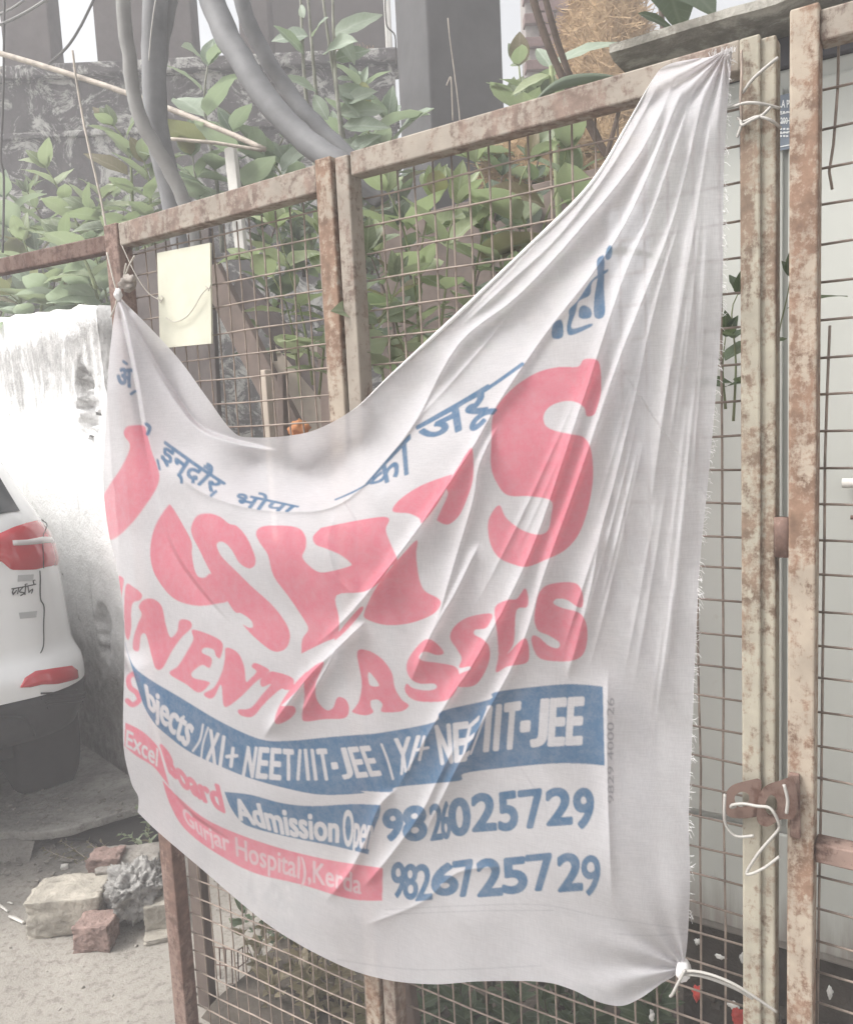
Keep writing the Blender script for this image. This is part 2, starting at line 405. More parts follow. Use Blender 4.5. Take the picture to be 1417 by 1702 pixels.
# ---- old building behind: mossy parapet, posts, roof
m = Mat('mossy_plaster', 0.95, 0.15); v = m.coord()
a = m.noise(2.2, 9, 0.72, v, 0.6); b = m.noise(12, 8, 0.75, m.coord((1, 1, 0.5)))
c = m.ramp(a, [(0.30, (0.045, 0.04, 0.042)), (0.55, (0.10, 0.09, 0.09)), (0.75, (0.20, 0.185, 0.18))])
c = m.mix(m.ramp(m.noise(5.2, 8, 0.78, v, 0.8), [(0.50, 0.0), (0.58, 0.9)]), c, (0.50, 0.49, 0.46))
c = m.mix(m.ramp(b, [(0.3, 0.6), (0.5, 0.0)]), c, (0.05, 0.045, 0.045)); m.col(c); m.bump(b, 0.7, 0.02)
MT['mossy'] = m.m
MT['post_brown'] = simple('post_brown', (0.095, 0.08, 0.078), 0.9, 0.25, 7, 0.4)
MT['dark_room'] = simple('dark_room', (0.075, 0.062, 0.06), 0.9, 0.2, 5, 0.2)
MT['pillar_grey'] = simple('pillar_grey', (0.075, 0.073, 0.074), 0.9, 0.22, 5, 0.4)
YB = 6.0
bx0 = at(-700, 300, YB)
bld = thing('old_building', (at(150, 400, YB)[0], YB, 0), 'dark weathered building with mossy parapet and brown posts behind the shrubs', 'building')
zl = lambda px, py, y=YB: float(at(px, py, y)[2])
x0, x1 = float(at(-500, 110, YB)[0]), float(at(655, 110, YB)[0])
mb = MB(); ztop = zl(160, 128)
mb.box(((x0 + x1) / 2, YB + .12, ztop / 2), ((1, 0, 0), (0, 1, 0), (0, 0, 1)), ((x1 - x0) / 2, .12, ztop / 2))
par = mb.obj('parapet', MT['mossy'], bld, bevel=0.02)
zc = zl(160, 112)
MB().box(((x0 + x1) / 2, YB + .10, zc - 0.03), np.eye(3), ((x1 - x0) / 2 + .03, .17, .045)).obj('coping', MT['mossy'], bld, bevel=0.015)
MB().box(((x0 + x1) / 2, YB + .06, zl(160, 222)), np.eye(3), ((x1 - x0) / 2 + .02, .09, .022)).obj('string_course', MT['mossy'], bld, bevel=0.01)
ROOF = 4.95
def post(pxa, pxb, y, dp, mat, name='post'):
    a_ = float(at(pxa, 60, y)[0]); b_ = float(at(pxb, 60, y)[0]); z0 = zc if y < 6.5 else 2.0
    return MB().box(((a_ + b_) / 2, y + dp, (z0 + ROOF) / 2 - .01), np.eye(3), ((b_ - a_) / 2, dp, (ROOF - z0) / 2 + .01)).obj(name, mat, bld, bevel=0.01)
post(3, 83, YB + .03, .11, MT['post_brown']); post(158, 320, YB + .03, .11, MT['post_brown'])
post(-190, -60, YB + .03, .11, MT['post_brown']); post(398, 448, YB + .03, .11, MT['post_brown'])
post(448, 640, YB + .9, .05, MT['dark_room'], 'dark_partition')
post(640, 651, YB + .02, .05, MT['white_wood'], 'gap_strip')  # white strip put in for the bright open gap beside the column
MB().box(((x0 + x1) / 2, YB + .14, ROOF + .06), np.eye(3), ((x1 - x0) / 2 + .2, .16, .06)).obj('head_beam', MT['mossy'], bld, bevel=0.01)

# ---- big grey column
c0 = at(712, 120, 4.3); th = math.radians(22); sz = 0.43
e1 = np.array([math.cos(th), math.sin(th), 0]); e2 = np.array([-math.sin(th), math.cos(th), 0])
cc = np.array([c0[0], c0[1], 0]) + e1 * sz / 2 + e2 * sz / 2
tag(MB().box(cc + UP * 2.42, (e1, e2, UP), (sz / 2, sz / 2, 2.42)).obj('column', MT['pillar_grey'], bevel=0.012),
    'thick square grey concrete column rising behind the middle of the gate', 'column')

# ---- brick wall fragment to the right of the column
bk = thing('brick_wall', at(895, 120, 6.0) * np.array([1, 1, 0]), 'weathered reddish brick wall glimpsed between grey column and straw', 'wall')
xa, xb = float(at(872, 60, 6.0)[0]), float(at(1010, 60, 6.0)[0])
MB().box(((xa + xb) / 2, 6.16, 2.35), np.eye(3), ((xb - xa) / 2 - .012, .12, 2.35)).obj('mortar_core', MT['mortar'], bk)
bm_ = MB().box((0, 0, 0), np.eye(3), (.105, .05, .034)).obj('brick', MT['brick_wall'], bk, bevel=0.005)
zc0, k = 3.1, 0
first = True
for r_ in range(25):
    z = zc0 + r_ * .078
    if z > 4.68: break
    xs = xa + (.105 if r_ % 2 else 0.0) + .105
    while xs < xb:
        o = bm_ if first else bm_.copy()
        if not first: COL.objects.link(o)
        first = False
        o.location = (xs - bk.location.x, 6.05 + random.uniform(-.006, .006) - bk.location.y, z)
        xs += .222

# ================================================================== CABINET
CO = 0.46                                           # face of the cabinet behind the gate plane
m = Mat('cabinet_paint', 0.55, 0.35); v = m.coord()
c = m.ramp(m.noise(2.0, 5, 0.6, v), [(0.3, (0.41, 0.42, 0.39)), (0.7, (0.47, 0.48, 0.445))])
sep = m.n('ShaderNodeSeparateXYZ'); m.l(v, sep.inputs[0])
dr = m.noise(40, 6, 0.7, m.coord((1, 1, 0.08)), 0.2)
lowm = m.ramp(m.math('ADD', sep.outputs[2], m.math('MULTIPLY', m.math('SUBTRACT', dr, 0.5), 0.22)), [(0.40, 0.8), (0.50, 0.0)])
c = m.mix(lowm, c, (0.22, 0.19, 0.165)); c = m.mix(m.ramp(m.noise(30, 8, 0.75, v), [(0.64, 0.0), (0.72, 0.4)]), c, (0.36, 0.33, 0.29)); m.col(c)
MT['cabinet'] = m.m
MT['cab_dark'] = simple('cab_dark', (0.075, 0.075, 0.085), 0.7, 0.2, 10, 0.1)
m = Mat('slab', 0.95, 0.2); v = m.coord()
c = m.ramp(m.noise(8, 9, 0.72, v, 0.4), [(0.35, (0.13, 0.125, 0.11)), (0.52, (0.27, 0.255, 0.22)), (0.62, (0.50, 0.48, 0.43))]); m.col(c); m.bump(m.noise(30, 8, 0.75, v), 0.8, 0.012)
MT['slab'] = m.m
tL, zT = tz(1072, 116, CO)
zB = tz(1236, 1560, CO)[1]
tR = tL + 1.7
zT2 = tz(1300, 62, CO)[1]
ctr = F3((tL + tR) / 2, 0, CO + .35)
cab = thing('electrical_cabinet', ctr * np.array([1, 1, 0]), 'pale grey-green steel electrical cabinet behind the right side of the gate', 'cabinet')
bx = lambda t0, t1, z0, z1, o0, o1: (F3((t0 + t1) / 2, (z0 + z1) / 2, (o0 + o1) / 2), (FE, UP, FN), ((t1 - t0) / 2, (z1 - z0) / 2, (o1 - o0) / 2))
zS_ = tz(1012, 82, CO - 0.12)[1]; print('CAB', zT, zT2, zS_, zB); zT = min(zT, zS_ - .06)
MB().box(*bx(tL, tR, zB, zT, CO, CO + .7)).obj('body', MT['cabinet'], cab, bevel=0.006)
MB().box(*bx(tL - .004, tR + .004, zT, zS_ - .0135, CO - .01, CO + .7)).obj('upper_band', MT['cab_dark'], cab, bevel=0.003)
MB().box(*bx(tL + .03, tR - .03, 0.0, zB, CO + .06, CO + .68)).obj('plinth', MT['soil'], cab)
zs1 = tz(1180, 1352, CO)[1]
td = tz(1305, 800, CO)[0]
MB().box(*bx(tL + .05, td - .004, zs1 + .006, zT - .03, CO - .012, CO)).obj('door_panel', MT['cabinet'], cab, bevel=0.004)
MB().box(*bx(td + .004, tR - .05, zs1 + .006, zT - .03, CO - .012, CO)).obj('door_panel', MT['cabinet'], cab, bevel=0.004)
MB().box(*bx(tL + .05, tR - .05, zB + .02, zs1 - .006, CO - .009, CO)).obj('lower_panel', MT['cabinet'], cab, bevel=0.004)
hp = fp(1412, 803, CO - .03)
hd = MB().tube([hp - FE * .012, hp + FE * .05, hp + FE * .12], .008, 8).obj('door_handle', MT['white_wood'], cab, smooth=True)
q = fp(1417, 860, CO - .03); MB().tube([q - FE * .004, q + FE * .1], .004, 6).obj('bracket', MT['rust'], cab)
# concrete roof slab with ragged edge
SO = CO - 0.12
tS0, zS = tz(1012, 82, SO)
s_z1 = tz(1300, 12, SO)[1]
n_ = 60; V = []; Fc = []
hs_ = .0125
for i in range(n_ + 1):
    t = tS0 + 1.95 * i / n_
    zc_ = zS + (s_z1 - zS) * (t - tS0) / max(.05, (tz(1300, 12, SO)[0] - tS0))
    zc_ = zS + 0.0 * (zc_ - zS)
    j1 = .012 * noise.noise(Vector((t * 14, 0, 0))) + .006 * noise.noise(Vector((t * 45, 2, 0)))
    j2 = .010 * noise.noise(Vector((t * 12, 7, 0)))
    V += [F3(t, zc_ - hs_ + j2 * .4, SO + .02), F3(t, zc_ - hs_ * .5, SO + j1), F3(t, zc_ + hs_ * .6, SO + j1 * .8), F3(t, zc_ + hs_ + j2, SO + .03), F3(t, zc_ + hs_ + .01, SO + .98), F3(t, zc_ - hs_, SO + .98)]
for i in range(n_):
    for k in range(6): Fc.append((i * 6 + k, i * 6 + (k + 1) % 6, (i + 1) * 6 + (k + 1) % 6, (i + 1) * 6 + k))
Fc += [(0, 1, 2, 3, 4, 5), tuple(n_ * 6 + k for k in (5, 4, 3, 2, 1, 0))]
sl = MB().add(V, Fc).obj('roof_slab', MT['slab']); tag(sl, 'rough mossy concrete slab lying on top of the electrical cabinet', 'slab')

# name plate: blue-grey sheet with white lettering
def text_tris(body, bold=0.0):
    cu = bpy.data.curves.new('t', 'FONT'); cu.body = body; cu.size = 1.0; cu.offset = bold; cu.resolution_u = 5
    o = bpy.data.objects.new('t', cu); COL.objects.link(o)
    bpy.context.view_layer.update()
    dg = bpy.context.evaluated_depsgraph_get(); me = o.evaluated_get(dg).to_mesh()
    me.calc_loop_triangles()
    V = np.array([v.co[:2] for v in me.vertices]) if len(me.vertices) else np.zeros((0, 2))
    T = np.array([t.vertices[:] for t in me.loop_triangles], int).reshape(-1, 3)
    o.evaluated_get(dg).to_mesh_clear(); bpy.data.objects.remove(o); bpy.data.curves.remove(cu)
    return V, T
CAPH = float(text_tris('E')[0][:, 1].max())
def text_unit(body, bold=0.0, caps=False):
    V, T = text_tris(body, bold)
    if len(V) == 0: return V, T
    lo, hi = V.min(0).copy(), V.max(0).copy()
    if caps: lo[1], hi[1] = 0.0, CAPH
    return (V - lo) / np.maximum(hi - lo, 1e-6), T
MT['plate'] = simple('plate', (0.16, 0.19, 0.23), 0.5, 0.1, 20, 0)
MT['ink_white'] = simple('ink_white', (0.72, 0.74, 0.74), 0.6, 0.05, 20, 0)
PO = CO - .014
a = tz(1228, 170, PO); b = tz(1350, 165, PO); zl0 = tz(1322, 245, PO)[1]; zl1 = tz(1322, 152, PO)[1]
t0, t1 = a[0], b[0]
pl = thing('name_plate', F3((t0 + t1) / 2, zl0, PO), 'small dark blue name plate with white capitals on the cabinet between gate posts', 'name plate')
MB().box(*bx(t0, t1, zl0, zl1, PO, PO + .0015)).obj('sheet', MT['plate'], pl)
for body, xa_, xb_, ya_, yb_ in (('LA PVT', 1294, 1321, 166, 179), ('200 KV', 1296, 1321, 195, 206)):
    U, T = text_unit(body, 0.03)
    V = [fp(xa_ + (xb_ - xa_) * u, yb_ + (ya_ - yb_) * w, PO - .0008) for u, w in U]
    obj('lettering', V, T, MT['ink_white'], pl)
for y_ in (185, 213, 219, 225):                     # small print too worn to read: short dashes
    for k_ in range(5):
        xa_ = 1295 + k_ * 5.4 + random.uniform(-.6, .6)
        MB().prism([fp(x, y, PO - .0004) for x, y in ((xa_, y_), (xa_ + 3.6, y_ - .4), (xa_ + 3.6, y_ + 2.6), (xa_, y_ + 3))], -FN * .0005).obj('worn_print', MT['ink_white'], pl)
for r_ in (.30, .50, .65, .06):
    MB().box(*bx(t0 + .002, t1 - .002, zl0 + (zl1 - zl0) * r_, zl0 + (zl1 - zl0) * (r_ + .018), PO - .0008, PO)).obj('ruled_line', MT['ink_white'], pl)

# ================================================================== GATE
CELL_T, CELL_Z = 0.0325, 0.0435
def rect_bar(mb_, t0, z0, t1, z1, w, off0, depth):
    a = F3(t0, z0, off0 + depth / 2); b = F3(t1, z1, off0 + depth / 2)
    d = (b - a) / np.linalg.norm(b - a); wv = np.cross(d, FN); wv /= np.linalg.norm(wv)
    return mb_.bar(a, b, wv * w / 2, FN * depth / 2)
def wire_mesh(parent, t0, t1, z0, z1f, off, mat, seed, skip=()):
    r_ = random.Random(seed); mb_ = MB(); rad = 0.00165
    z1max = max(z1f(t0), z1f(t1))
    nh = int((z1max - z0) / CELL_Z) + 1
    for k in range(nh):
        z = z0 + k * CELL_Z + r_.uniform(-.002, .002)
        P = []
        for i in range(13):
            t = t0 + (t1 - t0) * i / 12
            P.append(F3(t, z + .0035 * noise.noise(Vector((t * 5, k * 3.1, seed))) , off + .002 * noise.noise(Vector((t * 9, k, seed + 5)))))
        P = [p for i, p in enumerate(P) if p[2] < z1f(t0 + (t1 - t0) * i / 12)]
        if len(P) > 1: mb_.tube(P, rad, 5)
    nv = int((t1 - t0) / CELL_T)
    for k in range(1, nv + 1):
        t = t0 + k * (t1 - t0) / (nv + 1) + r_.uniform(-.0015, .0015)
        if k in skip: continue
        zt = z1f(t); P = []
        for i in range(17):
            z = z0 - .03 + (zt - z0 + .03) * i / 16
            P.append(F3(t + .0028 * noise.noise(Vector((k * 2.3, z * 5, seed))), z, off + .0033 + .002 * noise.noise(Vector((k, z * 8, seed)))))
        mb_.tube(P, rad, 5)
    return mb_.obj('wire_mesh', mat, parent, smooth=True, kind='stuff')
def stile(parent, t, ztop, w, off0, depth, mat, name='stile'):
    mb_ = MB(); rect_bar(mb_, t, 0.0, t, ztop, w, off0, depth); return mb_.obj(name, mat, parent, bevel=0.0025)
# leaf A (left)
tA0 = tz(196, 400)[0]; zA0 = tz(196, 374)[1]
tA1 = tz(549, 300)[0]; zA1 = tz(549, 266)[1]
gA = thing('gate_leaf', F3((tA0 + tA1) / 2, 0.05), 'narrow rusty mesh gate leaf on the left that carries the cream card', 'gate leaf', 'mesh gate leaves')
stile(gA, tA0, zA0, .040, -.016, .034, MT['rust'])
stile(gA, tA1, zA1, .032, -.018, .036, MT['rust_paint'])
a, b = tz(203, 395), tz(537, 299)
mb_ = MB(); rect_bar(mb_, tA0 + .023, a[1] + .002, tA1 - .018, b[1], .043, -.014, .030); mb_.obj('top_rail', MT['rail_paint'], gA, bevel=.0025)
mb_ = MB(); rect_bar(mb_, tA0 + .023, .04, tA1 - .018, .04, .04, -.014, .030); mb_.obj('bottom_rail', MT['rust'], gA, bevel=.0025)
slA = (b[1] - a[1]) / (tA1 - tA0)
wire_mesh(gA, tA0 + .02, tA1 - .015, .06, lambda t: a[1] - .02 + slA * (t - tA0), .018, MT['wire'], 1)
# leaf B (middle, behind the cloth)
tB0 = tz(577, 290)[0]; tB1 = tz(1251, 300)[0]
a2, b2 = tz(586, 276), tz(1237, 96)
gB = thing('gate_leaf', F3((tB0 + tB1) / 2, 0.05), 'wide middle mesh gate leaf half covered by the printed cloth', 'gate leaf', 'mesh gate leaves')
stile(gB, tB0, tz(577, 262)[1], .026, -.014, .034, MT['rail_paint'])
stile(gB, tB1, tz(1251, 70)[1], .0225, -.020, .036, MT['cream_paint'])
stile(gB, tz(1277, 300)[0], tz(1277, 68)[1], .0200, -.014, .030, MT['cream_paint'], 'outer_stile')
mb_ = MB(); rect_bar(mb_, tB0 + .016, a2[1], tB1 - .012, b2[1], .036, -.012, .030); mb_.obj('top_rail', MT['rail_paint'], gB, bevel=.0025)
mb_ = MB(); rect_bar(mb_, tB0 + .016, .04, tB1 - .012, .04, .04, -.012, .030); mb_.obj('bottom_rail', MT['rust'], gB, bevel=.0025)
slB = (b2[1] - a2[1]) / (tB1 - tB0)
wire_mesh(gB, tB0 + .015, tB1 - .012, .06, lambda t: a2[1] - .015 + slB * (t - tB0), .020, MT['wire'], 2)
# leaf C (right)
tC0 = tz(1339, 300)[0]
gC = thing('gate_leaf', F3(tC0 + .3, 0.05), 'right-hand mesh gate leaf with rusty stile and middle rail at the picture edge', 'gate leaf', 'mesh gate leaves')
stile(gC, tC0, tz(1340, 22)[1], .030, -.022, .034, MT['rust_paint'])
a3 = tz(1358, 52)
mb_ = MB(); rect_bar(mb_, tC0 + .015, a3[1], tC0 + .66, a3[1], .034, -.014, .028); mb_.obj('top_rail', MT['rail_paint'], gC, bevel=.0025)
zm = tz(1335, 1404)[1]
mb_ = MB(); rect_bar(mb_, tC0 + .015, zm, tC0 + .66, zm, .026, -.014, .028); mb_.obj('middle_rail', MT['rust'], gC, bevel=.0025)
mb_ = MB(); rect_bar(mb_, tC0 + .015, .04, tC0 + .66, .04, .04, -.014, .028); mb_.obj('bottom_rail', MT['rust'], gC, bevel=.0025)
stile(gC, tC0 + .675, tz(1340, 22)[1], .030, -.022, .034, MT['rust_paint'])
wire_mesh(gC, tC0 + .012, tC0 + .66, .06, lambda t: a3[1], .016, MT['wire'], 3, skip=(1,))
mb_ = MB(); mb_.tube([fp(x, y, .020) for x, y in ((1393, 60), (1391, 150), (1384, 240), (1377, 285), (1382, 315))], .0017, 5)
mb_.tube([fp(x, y, .020) for x, y in ((1378, 541), (1374, 640), (1370, 760), (1369, 900), (1366, 1100), (1364, 1300), (1360, 1500), (1357, 1720))], .0017, 5)
mb_.obj('bent_wire', MT['wire'], gC, smooth=True)
# latch: two rusty hasp plates, one on each leaf
def hasp(parent, outer, inner, off, mat, name):
    O = spline(outer, 4, True); I = spline(inner, 4, True)
    # stitch ring: resample both to the same count by angle
    c_ = np.mean(I, 0)
    def byang(P):
        an = np.arctan2(P[:, 1] - c_[1], P[:, 0] - c_[0]); k = np.argsort(an); an = an[k]; R = np.hypot(*(P[k] - c_).T)
        q = np.linspace(-math.pi, math.pi, 40, endpoint=False); r_ = np.interp(q, np.concatenate([an - 2 * math.pi, an, an + 2 * math.pi]), np.tile(R, 3))
        return [(c_[0] + x * math.cos(w), c_[1] + x * math.sin(w)) for x, w in zip(r_, q)]
    O, I = byang(O), byang(I); V = []; Fc = []
    for o2 in (off, off + .005):
        for P in (O, I):
            V += [fp(x, y, o2) for x, y in P]
    n = 40
    for k in range(n):
        k2 = (k + 1) % n
        Fc += [(k, k2, n + k2, n + k), (2 * n + k, 3 * n + k, 3 * n + k2, 2 * n + k2), (k, 2 * n + k, 2 * n + k2, k2), (n + k, n + k2, 3 * n + k2, 3 * n + k)]
    return MB().add(V, Fc).obj(name, mat, parent)
hasp(gB, [(1203, 1325), (1215, 1306), (1245, 1297), (1264, 1296), (1262, 1330), (1268, 1352), (1240, 1360), (1212, 1358), (1202, 1345)], [(1220, 1325), (1232, 1316), (1244, 1322), (1240, 1338), (1226, 1340)], -.034, MT['dark_rust'], 'hasp_plate')
hasp(gC, [(1258, 1340), (1262, 1318), (1275, 1304), (1300, 1296), (1316, 1290), (1325, 1330), (1318, 1360), (1296, 1362), (1275, 1374), (1258, 1366)], [(1272, 1335), (1278, 1322), (1288, 1326), (1290, 1345), (1280, 1354), (1272, 1348)], -.040, MT['dark_rust'], 'hasp_plate')
mb_ = MB(); mb_.tube([fp(1300, 860, -.014), fp(1300, 925, -.014)], .010, 10); mb_.obj('hinge_barrel', MT['rust'], gC, smooth=True)
mb_ = MB(); mb_.bar(fp(1319, 1285, -.026), fp(1321, 1392, -.026), FE * .006, FN * .004); mb_.obj('weld_plate', MT['rust'], gC, bevel=.002)

# ---- binding wires and strings
def wire(name, label, paths, rad, mat, off, cat='wire', n=6, k=6):
    mb_ = MB()
    for P in paths:
        Q = spline([(x, y, o) for (x, y, o) in [(p + (0,))[:3] for p in P]], 5)
        mb_.tube([fp(x, y, off + o) for x, y, o in Q], rad, n)
    return tag(mb_.obj(name, mat, None, smooth=True), label, cat)
wire('binding_wire', 'white binding wire threaded through the rusty latch plates and hanging in a bend', [
    [(1222, 1340, 0), (1214, 1342, -.004), (1217, 1338, -.006), (1235, 1336, -.006), (1258, 1340, -.008), (1276, 1342, -.008), (1286, 1352, -.008), (1293, 1368, -.004), (1292, 1380, 0), (1262, 1415, 0), (1241, 1448, 0), (1246, 1453, -.002), (1270, 1442, 0), (1294, 1424, 0)],
    [(1204, 1320, -.006), (1203, 1350, -.008), (1206, 1372, -.006), (1222, 1390, -.004), (1252, 1389, 0)],
    [(1302, 1304, -.012), (1308, 1330, -.012), (1306, 1352, -.012)]], .0020, MT['white_wire'], -.040)
wire('binding_wire', 'white wires wrapped round the top of the pale gate post', [
    [(1233, 155, 0), (1250, 132, -.004), (1272, 112, -.004), (1292, 96, 0)],
    [(1208, 180, .02), (1222, 176, 0), (1240, 171, -.003), (1262, 172, -.003), (1295, 180, .012)],
    [(1225, 196, .01), (1236, 202, 0), (1258, 194, -.004), (1280, 200, -.004), (1296, 212, .012)],
    [(1258, 196, -.004), (1268, 190, -.004), (1280, 178, -.003)], [(1230, 200, 0), (1233, 208, -.004), (1248, 200, -.005), (1262, 194, -.005)], [(1233, 205, 0), (1228, 218, 0), (1224, 228, 0)]], .0019, MT['white_wire'], -.026)
wire('binding_wire', 'grey wire loop standing up beside the rail end at the cloth corner', [[(1231, 84, 0), (1232, 120, -.003), (1230, 165, -.003), (1232, 205, 0)]], .0016, MT['wire'], -.026)
# ---- cream card on the left leaf
V4 = [(264, 421), (352, 404), (354, 571), (269, 579)]
cr = thing('card', fp(310, 575, -.006), 'blank cream card strung on the wire mesh near the left post', 'card')
MB().prism([fp(x, y, .006) for x, y in V4], -FN * .004).obj('sheet', MT['card'], cr)
wire('string', 'thin string tying the cream card to the left gate post', [[(203, 408, -.012), (225, 455, -.01), (245, 485, -.006), (262, 497, 0), (270, 498, 0)], [(262, 494, 0), (266, 502, -.003), (271, 496, 0), (268, 492, 0)], [(345, 479, -.006), (335, 490, -.005), (322, 512, -.004), (308, 528, -.004), (290, 535, -.004), (276, 528, -.004)], [(342, 476, -.004), (348, 480, -.004), (350, 474, -.004), (346, 484, -.004)]], .0010, MT['string'], .0)

# ================================================================== PRINTED CLOTH
def zoomer(x0, y0, s): return lambda pts: [(x0 + x / s, y0 + y / s) for x, y in pts]
Z1 = zoomer(150, 560, 3.374); Z2 = zoomer(500, 560, 2.624); Z3 = zoomer(150, 840, 3.149)
Z4 = zoomer(500, 900, 2.624); Z5 = zoomer(180, 1040, 2.952); Z6 = zoomer(600, 1120, 3.08); Z8 = zoomer(860, 360, 5.904)
# ---- print plate: three inks drawn on a flat artwork grid, later stored per vertex of the cloth
SS = 2.0; BX0, BY0, BX1, BY1 = 160, 50, 1240, 1700
IH, IW = int((BY1 - BY0) * SS), int((BX1 - BX0) * SS)
INK = {k: np.zeros((IH, IW), np.float32) for k in ('pink', 'blue', 'grey')}
def fill(P, tgt, val=1.0, holes=()):
    P = (np.asarray(P, float) - (BX0, BY0)) * SS
    lo = np.maximum(np.floor(P.min(0)).astype(int) - 1, 0); hi = np.minimum(np.ceil(P.max(0)).astype(int) + 1, (IW, IH))
    if (hi <= lo).any(): return
    X, Y = np.meshgrid(np.arange(lo[0], hi[0]) + .5, np.arange(lo[1], hi[1]) + .5)
    ins = np.zeros(X.shape, bool)
    polys = [P] + [(np.asarray(h, float) - (BX0, BY0)) * SS for h in holes]
    for Q in polys:
        Q2 = np.roll(Q, -1, 0)
        for (xa, ya), (xb, yb) in zip(Q, Q2):
            if ya == yb: continue
            c = ((Y < ya) != (Y < yb)) & (X < (xb - xa) * (Y - ya) / (yb - ya) + xa)
            ins ^= c
    sub = tgt[lo[1]:hi[1], lo[0]:hi[0]]; sub[ins] = val
def blob(pts, tgt, val=1.0, holes=(), n=6): fill(spline(pts, n, True), tgt, val, [spline(h, n, True) for h in holes])
def stroke(pts, w, tgt, val=1.0, smooth=True):
    P = spline(pts, 6) if smooth and len(pts) > 2 else np.asarray(pts, float)
    for a, b in zip(P[:-1], P[1:]):
        d = b - a; L = np.hypot(*d)
        if L < 1e-6: continue
        n = np.array([-d[1], d[0]]) / L * w / 2
        fill([a + n, b + n, b - n, a - n], tgt, val)
    for p in P:
        fill([(p[0] + w / 2 * math.cos(q), p[1] + w / 2 * math.sin(q)) for q in np.linspace(0, 2 * math.pi, 10, endpoint=False)], tgt, val)
def dilate(A, r):
    B = A.copy(); k = int(math.ceil(r))
    for dy in range(-k, k + 1):
        for dx in range(-k, k + 1):
            if (dx or dy) and dx * dx + dy * dy <= r * r + .3: B = np.maximum(B, np.roll(np.roll(A, dy, 0), dx, 1))
    return B
CAPS = 'ABCDEFGHIJKLMNOPQRSTUVWXYZ0123456789/-+'
def cap_chars(body):
    """condensed capitals: every letter fills the full height and an even width"""
    VV, TT, x, n = [], [], 0.0, 0
    for ch in body:
        w = {'I': .42, '/': .55, '-': .5, '1': .6}.get(ch, 1.0); U, T = text_unit(ch)
        if ch == '-': U = np.array([(0, .36), (1, .36), (1, .54), (0, .54)], float); T = np.array([(0, 1, 2), (0, 2, 3)])
        if ch == 'I': U = np.array([(.28, 0), (.72, 0), (.72, 1), (.28, 1)], float); T = np.array([(0, 1, 2), (0, 2, 3)])
        if ch == '7': U = np.array([(0, 1), (1, 1), (1, .93), (.52, 0), (.36, 0), (.80, .90), (0, .90)], float); T = np.array([(0, 1, 2), (0, 2, 5), (0, 5, 6), (5, 2, 3), (5, 3, 4)])
        VV.append(U * (w, 1) + (x, 0)); TT.append(T + n); n += len(U); x += w + .30
    U = np.vstack(VV); U[:, 0] = (U[:, 0] - U[:, 0].min()) / np.ptp(U[:, 0]); return U, np.vstack(TT)
def warp_text(body, top, bot, tgt, val=1.0, bold=1.0, caps=True):
    """letters of the built-in face bent between two guide lines; bold thickens them by that many px"""
    U, T = cap_chars(body) if caps and all(q in CAPS for q in body) else text_unit(body, 0.0, caps)
    if not len(U): return
    top, bot = np.asarray(top, float), np.asarray(bot, float)
    def along(P, u):
        L = np.concatenate([[0], np.cumsum(np.hypot(*np.diff(P, axis=0).T))]); L /= L[-1]
        return np.stack([np.interp(u, L, P[:, 0]), np.interp(u, L, P[:, 1])], -1)
    A = along(top, U[:, 0]); B = along(bot, U[:, 0]); Q = B + (A - B) * U[:, 1:2]
    lo = np.maximum(((Q.min(0) - (BX0, BY0)) * SS).astype(int) - 12, 0); hi = ((Q.max(0) - (BX0, BY0)) * SS).astype(int) + 12
    tmp = np.zeros_like(tgt)
    for t in T: fill(Q[t], tmp, 1.0)
    sub = tmp[lo[1]:hi[1], lo[0]:hi[0]]
    if bold > 0: sub = dilate(sub, bold * SS)
    R = tgt[lo[1]:hi[1], lo[0]:hi[0]]; R[:] = R + (val - R) * sub
PK, BL, GR = INK['pink'], INK['blue'], INK['grey']
# big letters
blob(Z1([(190, 530), (215, 500), (300, 498), (318, 540), (345, 640), (388, 800), (300, 960), (190, 1090), (110, 1135), (95, 1040), (72, 910), (110, 830), (170, 740), (215, 650), (222, 600), (195, 560)]), PK)
blob(Z3([(405, 5), (340, 110), (315, 230), (330, 340), (390, 440), (460, 500), (560, 525), (660, 515), (722, 488), (640, 362), (600, 378), (565, 372), (545, 330), (533, 260), (530, 190), (490, 110), (430, 10)]), PK)
blob(Z3([(530, 110), (560, 55), (620, 42), (680, 60), (725, 95), (770, 110), (820, 170), (860, 260), (862, 310), (830, 330), (780, 300), (745, 240), (710, 200), (680, 190), (662, 210), (690, 270), (760, 340), (840, 420), (950, 520), (1020, 610), (1045, 680), (1030, 740), (990, 765), (940, 755), (860, 690), (800, 625), (830, 640), (852, 635), (840, 600), (790, 565), (755, 555), (700, 470), (630, 350), (570, 230), (535, 160)]), PK)
D1 = Z3([(868, 150), (890, 115), (960, 105), (1080, 115), (1125, 160), (1128, 220), (1110, 270), (1150, 320), (1200, 350), (1260, 345), (1350, 320), (1365, 305), (1310, 260), (1230, 225), (1180, 205), (1165, 165), (1200, 125)]) \
   + Z2([(100, 830), (250, 800), (350, 785), (385, 795), (370, 840), (390, 900), (420, 975)]) + Z4([(390, 110), (340, 180), (270, 220), (155, 235), (165, 330), (160, 410), (100, 440), (10, 485)]) \
   + Z3([(1105, 770), (1110, 700), (1140, 650), (1120, 600), (1040, 480), (960, 370), (930, 260), (890, 200)])
fill(spline(D1, 4, True), PK)
blob(Z4([(255, 290), (270, 300), (215, 370), (150, 430), (165, 395)]), PK)
blob(Z4([(505, -5), (502, 60), (515, 160), (540, 215), (600, 250), (607, 280), (570, 320), (480, 355), (380, 365), (300, 345), (275, 315), (320, 215), (380, 130), (440, 60)]), PK)
